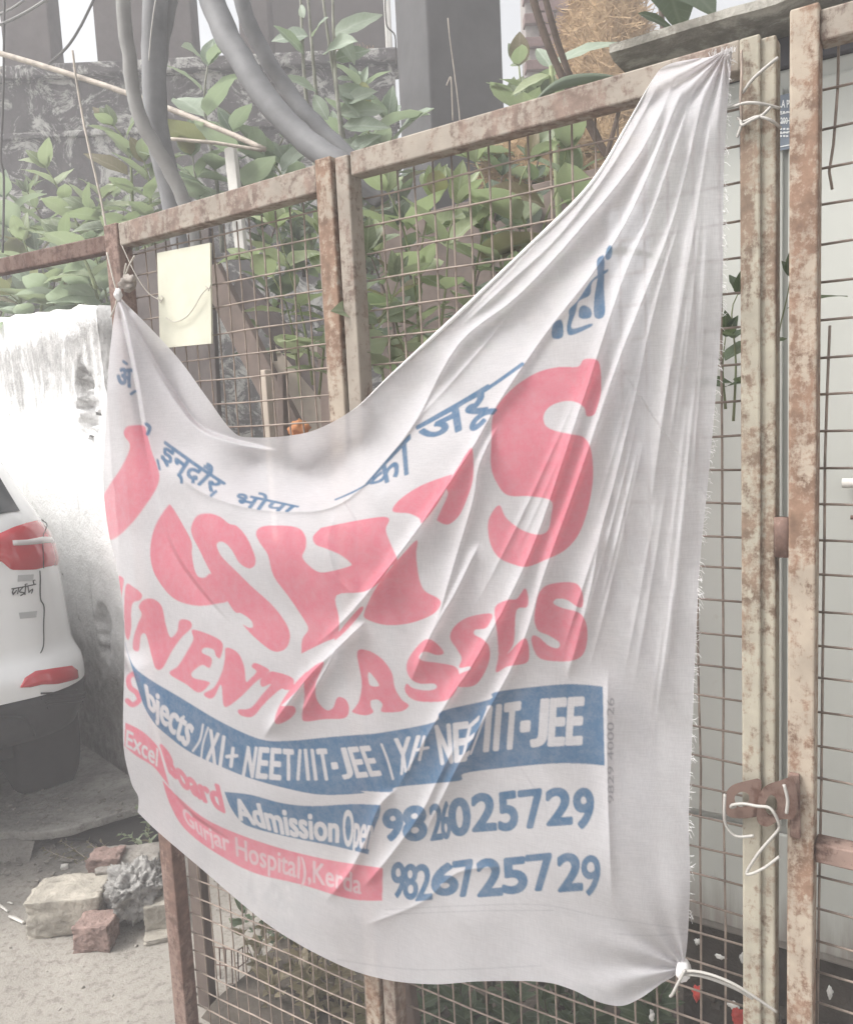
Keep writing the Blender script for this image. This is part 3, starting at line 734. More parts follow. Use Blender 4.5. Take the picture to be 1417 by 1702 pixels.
blob(Z2([(400, 760), (430, 710), (520, 650), (640, 605), (655, 612), (600, 720), (530, 810), (515, 790), (470, 770)]), PK)
blob(Z2([(745, 485), (752, 560), (745, 640), (710, 740), (680, 790), (640, 818), (600, 805), (597, 785), (640, 690), (635, 650), (690, 560), (720, 510)]), PK)
blob(Z2([(835, 350), (870, 280), (940, 210), (1030, 155), (1120, 132), (1205, 130), (1230, 100), (1265, 95), (1300, 115), (1308, 230), (1290, 310), (1275, 340), (1245, 345), (1235, 310), (1200, 285), (1150, 280), (1090, 300), (1058, 340), (1065, 385), (1110, 410), (1180, 425), (1235, 440), (1265, 500), (1272, 620), (1250, 750), (1210, 860), (1150, 930), (1070, 970), (985, 1002), (920, 990), (860, 960), (825, 900), (815, 820), (830, 770), (865, 735), (895, 790), (960, 840), (1030, 862), (1075, 845), (1090, 780), (1090, 715), (1000, 695), (900, 690), (850, 630), (828, 560), (830, 450)]), PK)
# second row
for P in ([(135, 385), (150, 368), (175, 385), (172, 430), (158, 510), (150, 490)],
          [(185, 425), (230, 430), (270, 465), (262, 495), (225, 510), (215, 560), (215, 640), (200, 705), (180, 640)],
          [(280, 495), (330, 490), (375, 530), (395, 620), (420, 690), (455, 660), (470, 600), (520, 605), (530, 640), (480, 690), (430, 760), (380, 850), (345, 855), (325, 800), (300, 700), (285, 670), (265, 685), (255, 760), (225, 750), (228, 690), (250, 620), (270, 570), (255, 530)],
          [(540, 650), (685, 710), (682, 795), (660, 790), (645, 755), (600, 745), (585, 770), (635, 800), (625, 850), (590, 835), (560, 850), (530, 880), (545, 905), (610, 920), (625, 935), (570, 980), (500, 935), (415, 880), (460, 840), (510, 760), (540, 700)],
          [(710, 745), (770, 770), (805, 840), (815, 920), (835, 910), (870, 870), (845, 845), (865, 825), (935, 860), (920, 885), (860, 930), (790, 1000), (705, 1055), (690, 960), (680, 940), (650, 1000), (620, 1010), (595, 985), (650, 950), (690, 870), (705, 800)],
          [(960, 870), (1060, 905), (1055, 960), (1020, 965), (1000, 960), (950, 1000), (900, 1050), (850, 1105), (790, 1100), (775, 1070), (840, 1060), (900, 990), (945, 935), (900, 950), (890, 915), (920, 885)],
          [(1120, 880), (1140, 880), (1100, 950), (1020, 1030), (1000, 1050), (1060, 1050), (1075, 1080), (1040, 1120), (985, 1145), (965, 1130), (985, 1060), (1040, 970)]): blob(Z3(P), PK)
for P, H in (([(20, 580), (100, 525), (65, 620), (70, 690), (110, 735), (140, 725), (160, 680), (195, 690), (210, 730), (190, 770), (100, 775), (20, 785), (5, 760), (15, 680)], None),
          ([(245, 485), (290, 475), (350, 510), (395, 570), (410, 640), (440, 690), (470, 715), (440, 740), (380, 745), (350, 740), (355, 710), (335, 690), (305, 695), (305, 720), (315, 745), (280, 758), (225, 745), (235, 725), (255, 690), (265, 610)], [(295, 570), (325, 600), (340, 630), (300, 625)]),
          ([(460, 555), (475, 500), (530, 435), (570, 430), (615, 470), (620, 490), (590, 495), (540, 480), (515, 500), (530, 520), (600, 530), (670, 545), (690, 580), (680, 640), (640, 690), (560, 700), (490, 690), (455, 655), (460, 620), (490, 640), (550, 650), (590, 640), (580, 620), (520, 620), (480, 600)], None),
          ([(650, 420), (670, 370), (730, 330), (830, 315), (820, 360), (800, 380), (760, 385), (755, 405), (790, 425), (820, 460), (820, 520), (790, 590), (750, 630), (680, 630), (690, 580), (735, 560), (735, 545), (690, 550), (700, 510), (680, 470)], None),
          ([(845, 290), (900, 255), (940, 250), (975, 205), (990, 240), (985, 285), (950, 290), (935, 320), (930, 420), (920, 460), (900, 490), (960, 430), (985, 430), (995, 490), (980, 530), (900, 545), (850, 570), (860, 500), (855, 400)], None),
          ([(1020, 300), (1040, 220), (1090, 185), (1190, 180), (1225, 220), (1228, 280), (1205, 285), (1160, 255), (1115, 250), (1100, 270), (1140, 290), (1210, 310), (1240, 350), (1248, 420), (1230, 490), (1180, 520), (1080, 520), (1030, 500), (1005, 440), (1010, 410), (1040, 420), (1080, 455), (1120, 465), (1125, 440), (1080, 410), (1035, 390), (1018, 350)], None)):
    blob(Z4(P), PK, holes=[Z4(H)] if H else ())
# blue band
top = Z5([(80, 70), (120, 190), (200, 260), (350, 350), (550, 470), (740, 555), (880, 565), (1100, 545), (1300, 530)]) + Z6([(0, 315), (160, 292), (380, 245), (415, 190), (655, 132), (680, 95), (900, 65), (1080, 52), (1235, 65)])
bot = Z5([(82, 85), (100, 150), (130, 250), (170, 380), (220, 470), (280, 530), (400, 620), (550, 690), (700, 750), (880, 800), (1050, 830), (1250, 822)]) + Z6([(0, 600), (150, 605), (180, 580), (380, 560), (510, 545), (525, 510), (700, 485), (960, 460), (1130, 460), (1245, 470)])
fill(list(spline(top, 4)) + list(spline(bot, 4))[::-1], BL)
warp_text('bjects', Z5([(180, 290), (300, 365), (440, 450)]), Z5([(200, 400), (280, 490), (385, 595)]), BL, 0, 1.7)
stroke(Z5([(465, 485), (450, 560), (415, 615)]), 3.5, BL, 0); stroke(Z5([(490, 500), (465, 580), (455, 660)]), 3, BL, 0)
warp_text('XI', Z5([(498, 510), (572, 545)]), Z5([(482, 655), (552, 698)]), BL, 0, 1.6)
stroke(Z5([(582, 642), (630, 638)]), 6, BL, 0); stroke(Z5([(612, 602), (602, 690)]), 6, BL, 0)
warp_text('NEET/IIT-JEE', Z5([(684, 594), (900, 610), (1100, 606), (1280, 592)]), Z5([(658, 740), (850, 756), (1100, 756), (1338, 732)]), BL, 0, 1.5)
stroke(Z5([(1340, 582), (1370, 660), (1396, 752)]), 4, BL, 0)
warp_text('XI', Z6([(170, 335), (300, 318)]), Z6([(205, 515), (245, 490)]), BL, 0, 1.6)
stroke(Z6([(285, 390), (342, 378)]), 5, BL, 0); stroke(Z6([(322, 322), (298, 440)]), 5, BL, 0)
warp_text('NE', Z6([(380, 268), (545, 248)]), Z6([(412, 462), (535, 442)]), BL, 0, 2.0)
warp_text('E/', Z6([(552, 262), (652, 170)]), Z6([(515, 440), (575, 402)]), BL, 0, 1.0)
warp_text('IIT-JEE', Z6([(650, 172), (880, 138), (1135, 125)]), Z6([(632, 392), (870, 368), (1122, 356)]), BL, 0, 3.2)
# third row
stroke(Z5([(150, 265), (130, 236), (102, 255), (106, 300), (140, 330), (152, 365), (120, 388), (94, 368)]), 8.5, PK)
fill(list(spline(Z5([(85, 475), (170, 520), (240, 590), (262, 650), (300, 790)]), 4)) + list(spline(Z5([(300, 790), (270, 750), (220, 690), (140, 640), (80, 590)]), 4)), PK)
warp_text('Excel', Z5([(92, 512), (160, 545), (245, 605)]), Z5([(86, 590), (150, 625), (240, 690)]), PK, 0, 0.8)
warp_text('Board', Z5([(258, 585), (330, 660), (430, 740), (540, 785)]), Z5([(300, 715), (370, 790), (470, 860), (570, 915)]), PK, 1, 2.2)
fill(list(spline(Z5([(570, 815), (700, 830), (850, 870), (1000, 885), (1200, 875), (1335, 880)]), 4)) + list(spline(Z5([(1335, 880), (1330, 930), (1300, 1010), (1275, 1122)]), 4)) + list(spline(Z5([(1275, 1122), (1100, 1080), (900, 1040), (720, 995), (650, 960), (600, 890), (570, 815)]), 4)), BL)
warp_text('Admission', Z5([(600, 845), (800, 890), (960, 915), (1130, 935)]), Z5([(645, 950), (850, 1020), (990, 1045), (1128, 1062)]), BL, 0, 1.8)
warp_text('Open', Z5([(1150, 905), (1230, 915), (1312, 930)]), Z5([(1155, 1078), (1220, 1085), (1278, 1095)]), BL, 0, 1.1)
fill(list(spline([(270, 1297), (300, 1328), (350, 1366), (440, 1402), (540, 1428), (636, 1443)], 4)) + list(spline([(635, 1497), (580, 1494), (500, 1470), (420, 1450), (350, 1412), (305, 1375), (282, 1335), (270, 1297)], 4)), PK)
warp_text('Gurjar Hospital),Kerda', [(302, 1340), (345, 1374), (420, 1402), (510, 1428), (600, 1455)], [(308, 1366), (345, 1398), (420, 1436), (510, 1464), (600, 1486)], PK, .35, 0.7)
# telephone numbers
for row in ([('9', 105, 215, 685, 860), ('8', 205, 335, 670, 860), ('2', 345, 415, 660, 855), ('6', 402, 455, 650, 850), ('0', 440, 558, 630, 835), ('2', 558, 690, 605, 810), ('5', 692, 800, 598, 808), ('7', 798, 925, 588, 795), ('2', 938, 1078, 578, 780), ('9', 1080, 1190, 580, 797)],
            [('9', 150, 225, 960, 1150), ('8', 208, 288, 970, 1160), ('2', 268, 360, 970, 1163), ('6', 352, 495, 965, 1140), ('7', 465, 572, 950, 1145), ('2', 585, 722, 940, 1143), ('5', 712, 848, 935, 1130), ('7', 837, 975, 918, 1115), ('2', 997, 1130, 913, 1118), ('9', 1122, 1222, 925, 1140)]):
    for ch, xa_, xb_, ya_, yb_ in row:
        wb_ = 3.3 if xb_ - xa_ > 100 else 1.6
        xa_, xb_, ya_, yb_ = xa_ + wb_ * 3, xb_ - wb_ * 3, ya_ + wb_ * 3, yb_ - wb_ * 3
        warp_text(ch, Z6([(xa_, ya_ + 8), (xb_, ya_ - 4)]), Z6([(xa_ + 8, yb_ + 2), (xb_ + 6, yb_ - 6)]), BL, 1, wb_)
warp_text('9829 4000 26', [(1010, 1335), (1009, 1250), (1008, 1160)], [(1019, 1335), (1019, 1250), (1020, 1160)], GR, .6, 0)
# Devanagari line, drawn stroke by stroke
DV = dict(caps=False)
warp_text('\u0907\u0928\u094d\u0926\u094c\u0930', Z1([(432, 548), (600, 665), (790, 800)]), Z1([(378, 712), (510, 822), (655, 892)]), BL, 1, 1.4, **DV)
stroke(Z1([(705, 866), (678, 890)]), 5, BL)
warp_text('\u092d\u094b\u092a\u093e', Z1([(850, 850), (1000, 885), (1185, 938)]), Z1([(795, 940), (950, 968), (1130, 980)]), BL, 1, 1.3, **DV)
warp_text('\u0905', Z1([(160, 175), (232, 180)]), Z1([(148, 275), (236, 282)]), BL, 1, 1.8, **DV)
stroke(Z1([(188, 138), (206, 152)]), 5, BL); stroke(Z1([(230, 320), (252, 305)]), 5, BL); stroke(Z1([(315, 488), (335, 510), (322, 545)]), 6, BL); stroke(Z1([(378, 690), (390, 742)]), 4, BL)
warp_text('\u0915\u093e', Z2([(285, 640), (370, 540), (475, 425)]), Z2([(300, 650), (360, 640), (485, 590)]), BL, 1, 1.2, **DV)
warp_text('\u091c\u0930\u0942', Z2([(505, 392), (660, 305), (850, 190)]), Z2([(520, 500), (700, 455), (850, 330)]), BL, 1, 2.2, **DV)
stroke(Z2([(640, 320), (760, 258), (850, 200), (965, 118)]), 6, BL)
stroke(Z2([(150, 710), (230, 675), (310, 630)]), 3, BL)
blob(Z8([(895, 282), (925, 300), (920, 390), (885, 425), (858, 405), (868, 330)]), BL)
blob(Z8([(775, 435), (820, 385), (848, 410), (845, 700), (850, 965), (755, 985), (750, 800), (780, 600)]), BL)
blob(Z8([(505, 910), (590, 820), (710, 640), (790, 570), (880, 515), (870, 550), (735, 640), (705, 770), (600, 830), (570, 930), (530, 1095), (715, 1050), (710, 1085), (520, 1165), (480, 1100), (500, 980)]), BL)
blob(Z8([(605, 900), (650, 870), (715, 910), (720, 980), (660, 1005), (600, 985)]), BL)
blob(Z8([(345, 1060), (420, 1010), (445, 1080), (435, 1185), (340, 1190)]), BL)
# woven selvedge lines near the hem
for P in ([(640, 1512), (760, 1506), (900, 1504), (1000, 1524), (1140, 1545)], [(1020, 1552), (1080, 1555), (1142, 1552)], [(640, 1520), (800, 1514), (920, 1513)], [(560, 1595), (700, 1612), (900, 1605)]): stroke(P, 1.6, GR, .22)
def soften(A):
    for _ in range(2):
        A = (A + np.roll(A, 1, 0) + np.roll(A, -1, 0)) / 3; A = (A + np.roll(A, 1, 1) + np.roll(A, -1, 1)) / 3
    return A
INK = {k: soften(v) for k, v in INK.items()}
def ink_at(k, x, y):
    fx = np.clip((x - BX0) * SS - .5, 0, IW - 2); fy = np.clip((y - BY0) * SS - .5, 0, IH - 2)
    ix, iy = fx.astype(int), fy.astype(int); ax, ay = fx - ix, fy - iy; A = INK[k]
    return (A[iy, ix] * (1 - ax) + A[iy, ix + 1] * ax) * (1 - ay) + (A[iy + 1, ix] * (1 - ax) + A[iy + 1, ix + 1] * ax) * ay

# ---- cloth surface: outline patch in the gate plane, pushed out into folds
NU, NV = 640, 760
def curve(pts, n, knots=None):
    P = spline(pts, 24); L = np.concatenate([[0], np.cumsum(np.hypot(*np.diff(P, axis=0).T))]); L /= L[-1]
    u = np.linspace(0, 1, n); return np.stack([np.interp(u, L, P[:, 0]), np.interp(u, L, P[:, 1])], -1)
Ctop = curve([(196, 489), (212, 507), (250, 545), (300, 600), (345, 662), (388, 718), (420, 727), (480, 724), (530, 712), (590, 678), (650, 622), (760, 522), (880, 408), (960, 330), (1000, 280), (1040, 210), (1085, 130), (1108, 108), (1150, 98), (1180, 94), (1205, 82), (1217, 78)], NU)
Cbot = curve([(229, 1350), (262, 1382), (330, 1440), (450, 1540), (560, 1602), (640, 1628), (720, 1636), (800, 1631), (900, 1632), (950, 1645), (990, 1664), (1030, 1672), (1062, 1660), (1100, 1634), (1120, 1622), (1136, 1606)], NU)
Clef = curve([(196, 489), (188, 540), (180, 620), (175, 720), (172, 800), (180, 880), (196, 950), (206, 1030), (207, 1100), (205, 1180), (206, 1245), (218, 1300), (230, 1325), (229, 1350)], NV)
Crig = curve([(1217, 78), (1208, 180), (1202, 300), (1200, 480), (1190, 640), (1176, 800), (1163, 930), (1155, 1080), (1149, 1240), (1144, 1360), (1146, 1460), (1142, 1560), (1136, 1606)], NV)
# spread columns: denser arc-length match between top and bottom via a blend
u = np.linspace(0, 1, NU)[None, :, None]; v = np.linspace(0, 1, NV)[:, None, None]
P = (1 - v) * Ctop[None] + v * Cbot[None] + (1 - u) * Clef[:, None] + u * Crig[:, None] \
    - ((1 - u) * (1 - v) * Ctop[0] + u * (1 - v) * Ctop[-1] + (1 - u) * v * Cbot[0] + u * v * Cbot[-1])
X, Y = P[..., 0].ravel(), P[..., 1].ravel()
# gentle large shape: height control points (px, py, metres in front of the gate)
CP = np.array([(196, 489, .03), (215, 560, .05), (185, 620, .055), (300, 600, .03), (388, 718, .05), (480, 724, .07), (590, 678, .06), (760, 522, .05), (960, 330, .04), (1085, 130, .03), (1210, 85, .03),
    (330, 740, .045), (430, 770, .028), (520, 780, .022), (600, 740, .025), (700, 650, .03), (820, 540, .035), (1000, 380, .04),
    (300, 790, .075), (380, 850, .10), (470, 880, .115), (560, 870, .115), (640, 820, .10), (720, 740, .085), (840, 620, .07), (960, 500, .06), (1060, 330, .05),
    (175, 760, .065), (180, 860, .07), (260, 920, .09), (350, 980, .115), (500, 1020, .125), (700, 950, .115), (850, 820, .095), (1000, 700, .075), (1100, 600, .05), (1185, 600, .03), (1150, 300, .035),
    (205, 1050, .07), (300, 1120, .10), (450, 1200, .12), (650, 1180, .12), (850, 1100, .10), (1020, 1000, .08), (1160, 950, .035),
    (207, 1240, .065), (300, 1300, .085), (450, 1400, .10), (650, 1400, .105), (850, 1350, .10), (1010, 1300, .085), (1148, 1300, .045),
    (229, 1350, .04), (330, 1440, .055), (450, 1540, .075), (640, 1628, .09), (800, 1560, .10), (900, 1632, .095), (1030, 1500, .09), (1030, 1672, .09), (1142, 1500, .06), (1136, 1606, .035)])
def kern(r): return r ** 1.7
def rbf(CP, X, Y):
    A = CP[:, :2] / 400; n = len(A)
    R = kern(np.hypot(A[:, None, 0] - A[None, :, 0], A[:, None, 1] - A[None, :, 1]))
    Pm = np.c_[np.ones(n), A]; K = np.zeros((n + 3, n + 3)); K[:n, :n] = R + 1e-3 * np.eye(n); K[:n, n:] = Pm; K[n:, :n] = Pm.T
    w = np.linalg.solve(K, np.r_[CP[:, 2], 0, 0, 0]); out = w[n] + w[n + 1] * X / 400 + w[n + 2] * Y / 400
    for i in range(n): out += w[i] * kern(np.hypot(X / 400 - A[i, 0], Y / 400 - A[i, 1]))
    return out
H = rbf(CP, X, Y)
def fold(pts, prof, taper=(.12, .15)):
    """height added by a crease along pts; prof(signed distance in px, arc 0-1)"""
    global H
    Q = spline(pts, 5); S = np.concatenate([[0], np.cumsum(np.hypot(*np.diff(Q, axis=0).T))]); Lt = S[-1]
    best = np.full(X.shape, 1e9); sd_ = np.zeros(X.shape); ar = np.zeros(X.shape)
    lo, hi = Q.min(0) - 140, Q.max(0) + 140
    sel = np.where((X > lo[0]) & (X < hi[0]) & (Y > lo[1]) & (Y < hi[1]))[0]
    x, y = X[sel], Y[sel]; b_ = best[sel]; s_ = sd_[sel]; a_ = ar[sel]
    for i in range(len(Q) - 1):
        d = Q[i + 1] - Q[i]; L = np.hypot(*d); d = d / L
        rx, ry = x - Q[i, 0], y - Q[i, 1]; t = np.clip(rx * d[0] + ry * d[1], 0, L)
        dx, dy = rx - t * d[0], ry - t * d[1]; dist = np.hypot(dx, dy); k = dist < b_
        b_[k] = dist[k]; s_[k] = np.where((d[0] * ry - d[1] * rx) > 0, dist, -dist)[k]; a_[k] = (S[i] + t)[k] / Lt
    tp = np.clip(a_ / taper[0], 0, 1) * np.clip((1 - a_) / taper[1], 0, 1) if taper else 1
    tp = tp * tp * (3 - 2 * tp) if taper else 1
    H[sel] += prof(s_, a_) * tp * np.clip(1 - (b_ / 105) ** 2, 0, 1) ** 2
def ridge(A, w, asym=1.0):       # sharp-crested pleat; asym narrows the right-hand flank
    def f(d, a):
        ww = np.where(d > 0, w * asym, w); q = np.sqrt(d * d + 2.2) - 1.4
        return .70 * A * np.exp(-np.maximum(q, 0) / ww) + .24 * A * np.exp(-np.maximum(q, 0) / 3.5)
    return f
def step(A, w, back=60):         # overlap: cloth on the right-hand side of the line stands proud, then eases back
    def f(d, a): return A * .5 * (1 + np.tanh(d / w)) * np.exp(-np.maximum(d, 0) / back)
    return f
# pleats fanning out of the top right corner (lines run downwards; right-hand side lies to the upper left)
fold([(1130, 108), (1066, 250), (960, 385), (860, 492), (762, 572), (690, 700), (640, 765), (582, 826), (520, 850), (440, 842)], ridge(.020, 26, .35))
fold([(1150, 105), (1064, 320), (1000, 432), (905, 556), (826, 672), (782, 748), (702, 868), (640, 950), (572, 1030), (508, 1086)], ridge(.020, 22, .30))
fold([(1165, 105), (1092, 330), (1040, 450), (992, 590), (950, 720), (882, 915), (800, 1080), (735, 1180), (640, 1345)], ridge(.015, 20, .4))
fold([(1182, 105), (1122, 350), (1066, 500), (1012, 640), (962, 790), (905, 950), (866, 1075), (806, 1190), (752, 1290), (690, 1420)], ridge(.015, 20, .45))
fold([(1140, 330), (1085, 520), (1050, 680), (1010, 840), (960, 1000), (930, 1100)], ridge(.009, 18, .6))
fold([(1188, 150), (1160, 330), (1130, 520), (1100, 700), (1080, 850)], ridge(.008, 22, .8))
fold([(1100, 130), (1020, 270), (930, 390), (840, 475), (760, 548)], ridge(.010, 20, .4))
fold([(830, 700), (797, 770), (786, 830), (765, 900), (720, 1045), (680, 1120)], ridge(.011, 14, .5))
fold([(797, 900), (756, 985), (713, 1062), (680, 1140)], ridge(.010, 16, .4))
fold([(838, 1010), (800, 1070), (762, 1128), (736, 1178)], ridge(.008, 12, .5))
fold([(610, 1030), (560, 1078), (515, 1122), (470, 1180), (436, 1230)], ridge(.018, 20, .4))
fold([(560, 1080), (520, 1150), (500, 1190)], ridge(.010, 14, .5))
fold([(760, 1230), (725, 1300), (700, 1350), (650, 1420), (600, 1480)], ridge(.011, 20, .5))
fold([(660, 1310), (630, 1340), (606, 1400), (580, 1450), (540, 1500)], ridge(.011, 18, .5))
fold([(840, 1440), (760, 1450), (700, 1500), (600, 1540)], ridge(.006, 26, 1))
fold([(1000, 870), (985, 960), (960, 1060), (940, 1130)], ridge(.008, 16, .6))
fold([(1010, 1100), (1008, 1250), (1012, 1400), (1018, 1520)], ridge(.010, 24, .7), (.2, .3))
# many fine tension creases fanning from the same corner
rf = random.Random(12)
for k in range(26):
    ang = rf.uniform(.08, .96); s0 = rf.uniform(.02, .55); s1 = min(1.0, s0 + rf.uniform(.18, .5))
    tgt_ = np.array([1120 - 640 * ang, 1500 - 820 * ang ** 1.4]); org = np.array([1195 - 70 * ang, 100.0]); ctl = (org + tgt_) / 2 + np.array([40, 60]) * (1 - ang) + np.array([60, 40]) * ang
    q_ = lambda t: org * (1 - t) ** 2 + 2 * ctl * t * (1 - t) + tgt_ * t * t
    fold([tuple(q_(s0 + (s1 - s0) * i / 5)) for i in range(6)], ridge(rf.uniform(.0018, .0048), rf.uniform(6, 13), rf.uniform(.35, .7)), (.3, .4))
# left side pleats
fold([(197, 497), (212, 560), (228, 640), (242, 720), (262, 820), (285, 905), (330, 975), (392, 1045)], lambda d, a: (.030 * (.5 + .5 * np.tanh(-d / 1.6)) * np.exp(-np.maximum(-d, 0) / 40) - .030 * (.5 + .5 * np.tanh(d / 1.6)) * np.exp(-np.maximum(d, 0) / 22)) * (1 - .8 * a), (.06, .2))
fold([(200, 500), (232, 560), (270, 625), (300, 672), (335, 712), (392, 733), (470, 750)], lambda d, a: -.028 * (.5 + .5 * np.tanh(-d / 2.5)) * np.exp(-np.maximum(-d, 0) / 60), (.06, .2))
fold([(206, 1085), (236, 1150), (252, 1190), (266, 1240), (284, 1300), (318, 1352), (390, 1400)], lambda d, a: (.026 * (.5 + .5 * np.tanh(-d / 1.6)) * np.exp(-np.maximum(-d, 0) / 40) - .024 * (.5 + .5 * np.tanh(d / 1.6)) * np.exp(-np.maximum(d, 0) / 20)) * (1 - .7 * a), (.1, .2))
fold([(270, 760), (330, 815), (420, 845), (520, 848), (585, 828)], ridge(.012, 34, .5), (.2, .2))
fold([(560, 850), (545, 900), (560, 960), (600, 1000)], ridge(.006, 30, 1))
# gathers at the knotted corners
for (cx_, cy_, R_, n_f, A_) in ((1136, 1608, 110, 5, .006), (1205, 85, 260, 9, .006), (196, 489, 150, 4, .004)):
    r_ = np.hypot(X - cx_, Y - cy_); an = np.arctan2(Y - cy_, X - cx_)
    H += A_ * np.sin(an * (2 * n_f + 1) + 1.0) * np.exp(-r_ / R_) * np.clip(r_ / 20, 0, 1)
# soft slackness and fine crumple
def vnoise(x, y, sc_, seed):
    rg = np.random.default_rng(seed); G = rg.standard_normal((64, 64)); x = (x / sc_) % 63; y = (y / sc_) % 63
    ix, iy = x.astype(int), y.astype(int); fx, fy = x - ix, y - iy; fx = fx * fx * (3 - 2 * fx); fy = fy * fy * (3 - 2 * fy)
    return (G[iy, ix] * (1 - fx) + G[iy, (ix + 1) % 64] * fx) * (1 - fy) + (G[(iy + 1) % 64, ix] * (1 - fx) + G[(iy + 1) % 64, (ix + 1) % 64] * fx) * fy
xr, yr = X * .55 + Y * .83, X * .83 - Y * .55            # rotate so the crumple runs with the pleats
H += .0022 * vnoise(xr * .25 + 900, yr + 2000, 40, 1) + .0005 * vnoise(xr * .2 + 900, yr + 2000, 16, 2) + .003 * vnoise(X, Y, 110, 3)
H = np.maximum(H, .010)
Vb = fp(X, Y, -H)
me = bpy.data.meshes.new('cloth_sheet')
nv = NU * NV
idx = np.arange(nv).reshape(NV, NU)
q = np.stack([idx[:-1, :-1], idx[1:, :-1], idx[1:, 1:], idx[:-1, 1:]], -1).reshape(-1, 4)
me.vertices.add(nv); me.vertices.foreach_set('co', Vb.ravel().astype(np.float32))
me.loops.add(q.size); me.loops.foreach_set('vertex_index', q.ravel().astype(np.int32))
me.polygons.add(len(q)); me.polygons.foreach_set('loop_start', np.arange(0, q.size, 4, dtype=np.int32)); me.polygons.foreach_set('loop_total', np.full(len(q), 4, np.int32))
me.polygons.foreach_set('use_smooth', np.ones(len(q), bool)); me.update(calc_edges=True)
ca = me.attributes.new('ink', 'FLOAT_COLOR', 'POINT')
cols = np.ones((nv, 4), np.float32); cols[:, 0] = ink_at('pink', X, Y); cols[:, 1] = ink_at('blue', X, Y); cols[:, 2] = ink_at('grey', X, Y)
ca.data.foreach_set('color', cols.ravel())
# cotton voile: scatters, glows through, and lets a little through between its threads
m = Mat('voile', 0.9, 0.1)
at_ = m.n('ShaderNodeAttribute', attribute_name='ink'); sp = m.n('ShaderNodeSeparateColor'); m.l(at_.outputs['Color'], sp.inputs[0])
v = m.coord()
slub = m.noise(900, 2, 0.5, m.coord((1, 1, .06))); slub2 = m.noise(900, 2, 0.5, m.coord((.06, .06, 1)))
wv = m.math('ADD', m.math('MULTIPLY', slub, .5), m.math('MULTIPLY', slub2, .5))
base = m.mix(m.ramp(wv, [(.40, 0.0), (.60, 1.0)]), (0.67, 0.66, 0.685), (0.775, 0.765, 0.79))
base = m.mix(m.ramp(m.noise(3.5, 6, .65, v), [(.45, 0.0), (.75, .22)]), base, (0.56, 0.53, 0.525))
worn = m.ramp(m.noise(60, 6, .75, v), [(.3, .82), (.6, 1.0)])
c = m.mix(m.math('MULTIPLY', sp.outputs[0], worn), base, (0.80, 0.265, 0.335))
c = m.mix(m.math('MULTIPLY', sp.outputs[1], worn), c, (0.11, 0.215, 0.36))
c = m.mix(sp.outputs[2], c, (0.16, 0.17, 0.22))
m.col(c); m.bump(wv, .25, .0006)
tr = m.n('ShaderNodeBsdfTranslucent'); m.l(c, tr.inputs['Color'])
tp = m.n('ShaderNodeBsdfTransparent')
m1 = m.n('ShaderNodeMixShader'); m1.inputs[0].default_value = .48; m.l(m.b.outputs[0], m1.inputs[1]); m.l(tr.outputs[0], m1.inputs[2])
m2 = m.n('ShaderNodeMixShader'); m.l(m.math('ADD', .13, m.math('MULTIPLY', wv, .14)), m2.inputs[0]); m.l(m1.outputs[0], m2.inputs[1]); m.l(tp.outputs[0], m2.inputs[2])
m.l(m2.outputs[0], m.t.nodes['Material Output'].inputs['Surface'])
MT['voile'] = m.m
MT['thread'] = simple('thread', (0.72, 0.71, 0.71), .9, .05, 20, 0)
bn = thing('cloth_banner', fp(1030, 1672, -.06), 'sagging white cloth banner printed in pink and blue tied across the gate', 'banner')
link('cloth_sheet', me, MT['voile'], bn)
# frayed right edge
mb_ = MB(); rr = random.Random(5)
Hg = H.reshape(NV, NU)
for k in range(260):
    j = rr.randrange(10, NV - 40); x, y = P[j, -1]; h_ = Hg[j, -1]; L = rr.uniform(3, 10); dy = rr.uniform(-6, 14)
    pts = [fp(x - 2, y, -h_), fp(x + L * .5, y + dy * .3, -h_ - rr.uniform(-.004, .004)), fp(x + L, y + dy, -h_ + rr.uniform(-.006, .006))]
    mb_.tube(pts, .00025, 3)
for k in range(34):
    x = rr.uniform(1178, 1222); i = NU - 1 - int((1217 - min(x, 1216)) / 1.6); y = 84 + (1217 - x) * .16
    mb_.tube([fp(x, y + 3, -.035), fp(x + rr.uniform(-4, 6), y - rr.uniform(1, 10), -.035)], .0002, 3)
mb_.obj('fringe', MT['thread'], bn, kind='stuff')
# rolled hem along the sagging top edge
mb_ = MB(); js = list(range(int(NU * .36), int(NU * .90), 6))
mb_.tube([fp(P[0, i, 0], P[0, i, 1] + 1, -Hg[0, i] - .001) for i in js], [.0026 * min(1, k_ / 14, (len(js) - 1 - k_) / 14) + .0003 for k_ in range(len(js))], 6); mb_.obj('top_hem', MT['thread'], bn, smooth=True)
# corner knots
def lump(c, ax, r3, mat, parent, name, seed, amp=.25):
    bm = bmesh.new(); bmesh.ops.create_icosphere(bm, subdivisions=3, radius=1)
    for w in bm.verts:
        k_ = 1 + amp * noise.noise(w.co * 1.7 + Vector((seed, 0, 0))) + amp * .5 * noise.noise(w.co * 4 + Vector((seed, 3, 0)))
        q_ = np.array(w.co) * k_
        w.co = Vector(c + q_[0] * r3[0] * np.asarray(ax[0]) + q_[1] * r3[1] * np.asarray(ax[1]) + q_[2] * r3[2] * np.asarray(ax[2]))
    me_ = bpy.data.meshes.new(name); bm.to_mesh(me_); bm.free(); me_.polygons.foreach_set('use_smooth', [True] * len(me_.polygons))
    return link(name, me_, mat, parent)
lump(fp(1134, 1612, -.04), (FE, UP, FN), (.011, .015, .010), MT['thread'], bn, 'corner_knot', 3)
lump(fp(197, 489, -.035), (FE, UP, FN), (.006, .012, .007), MT['thread'], bn, 'corner_knot', 5, .5)
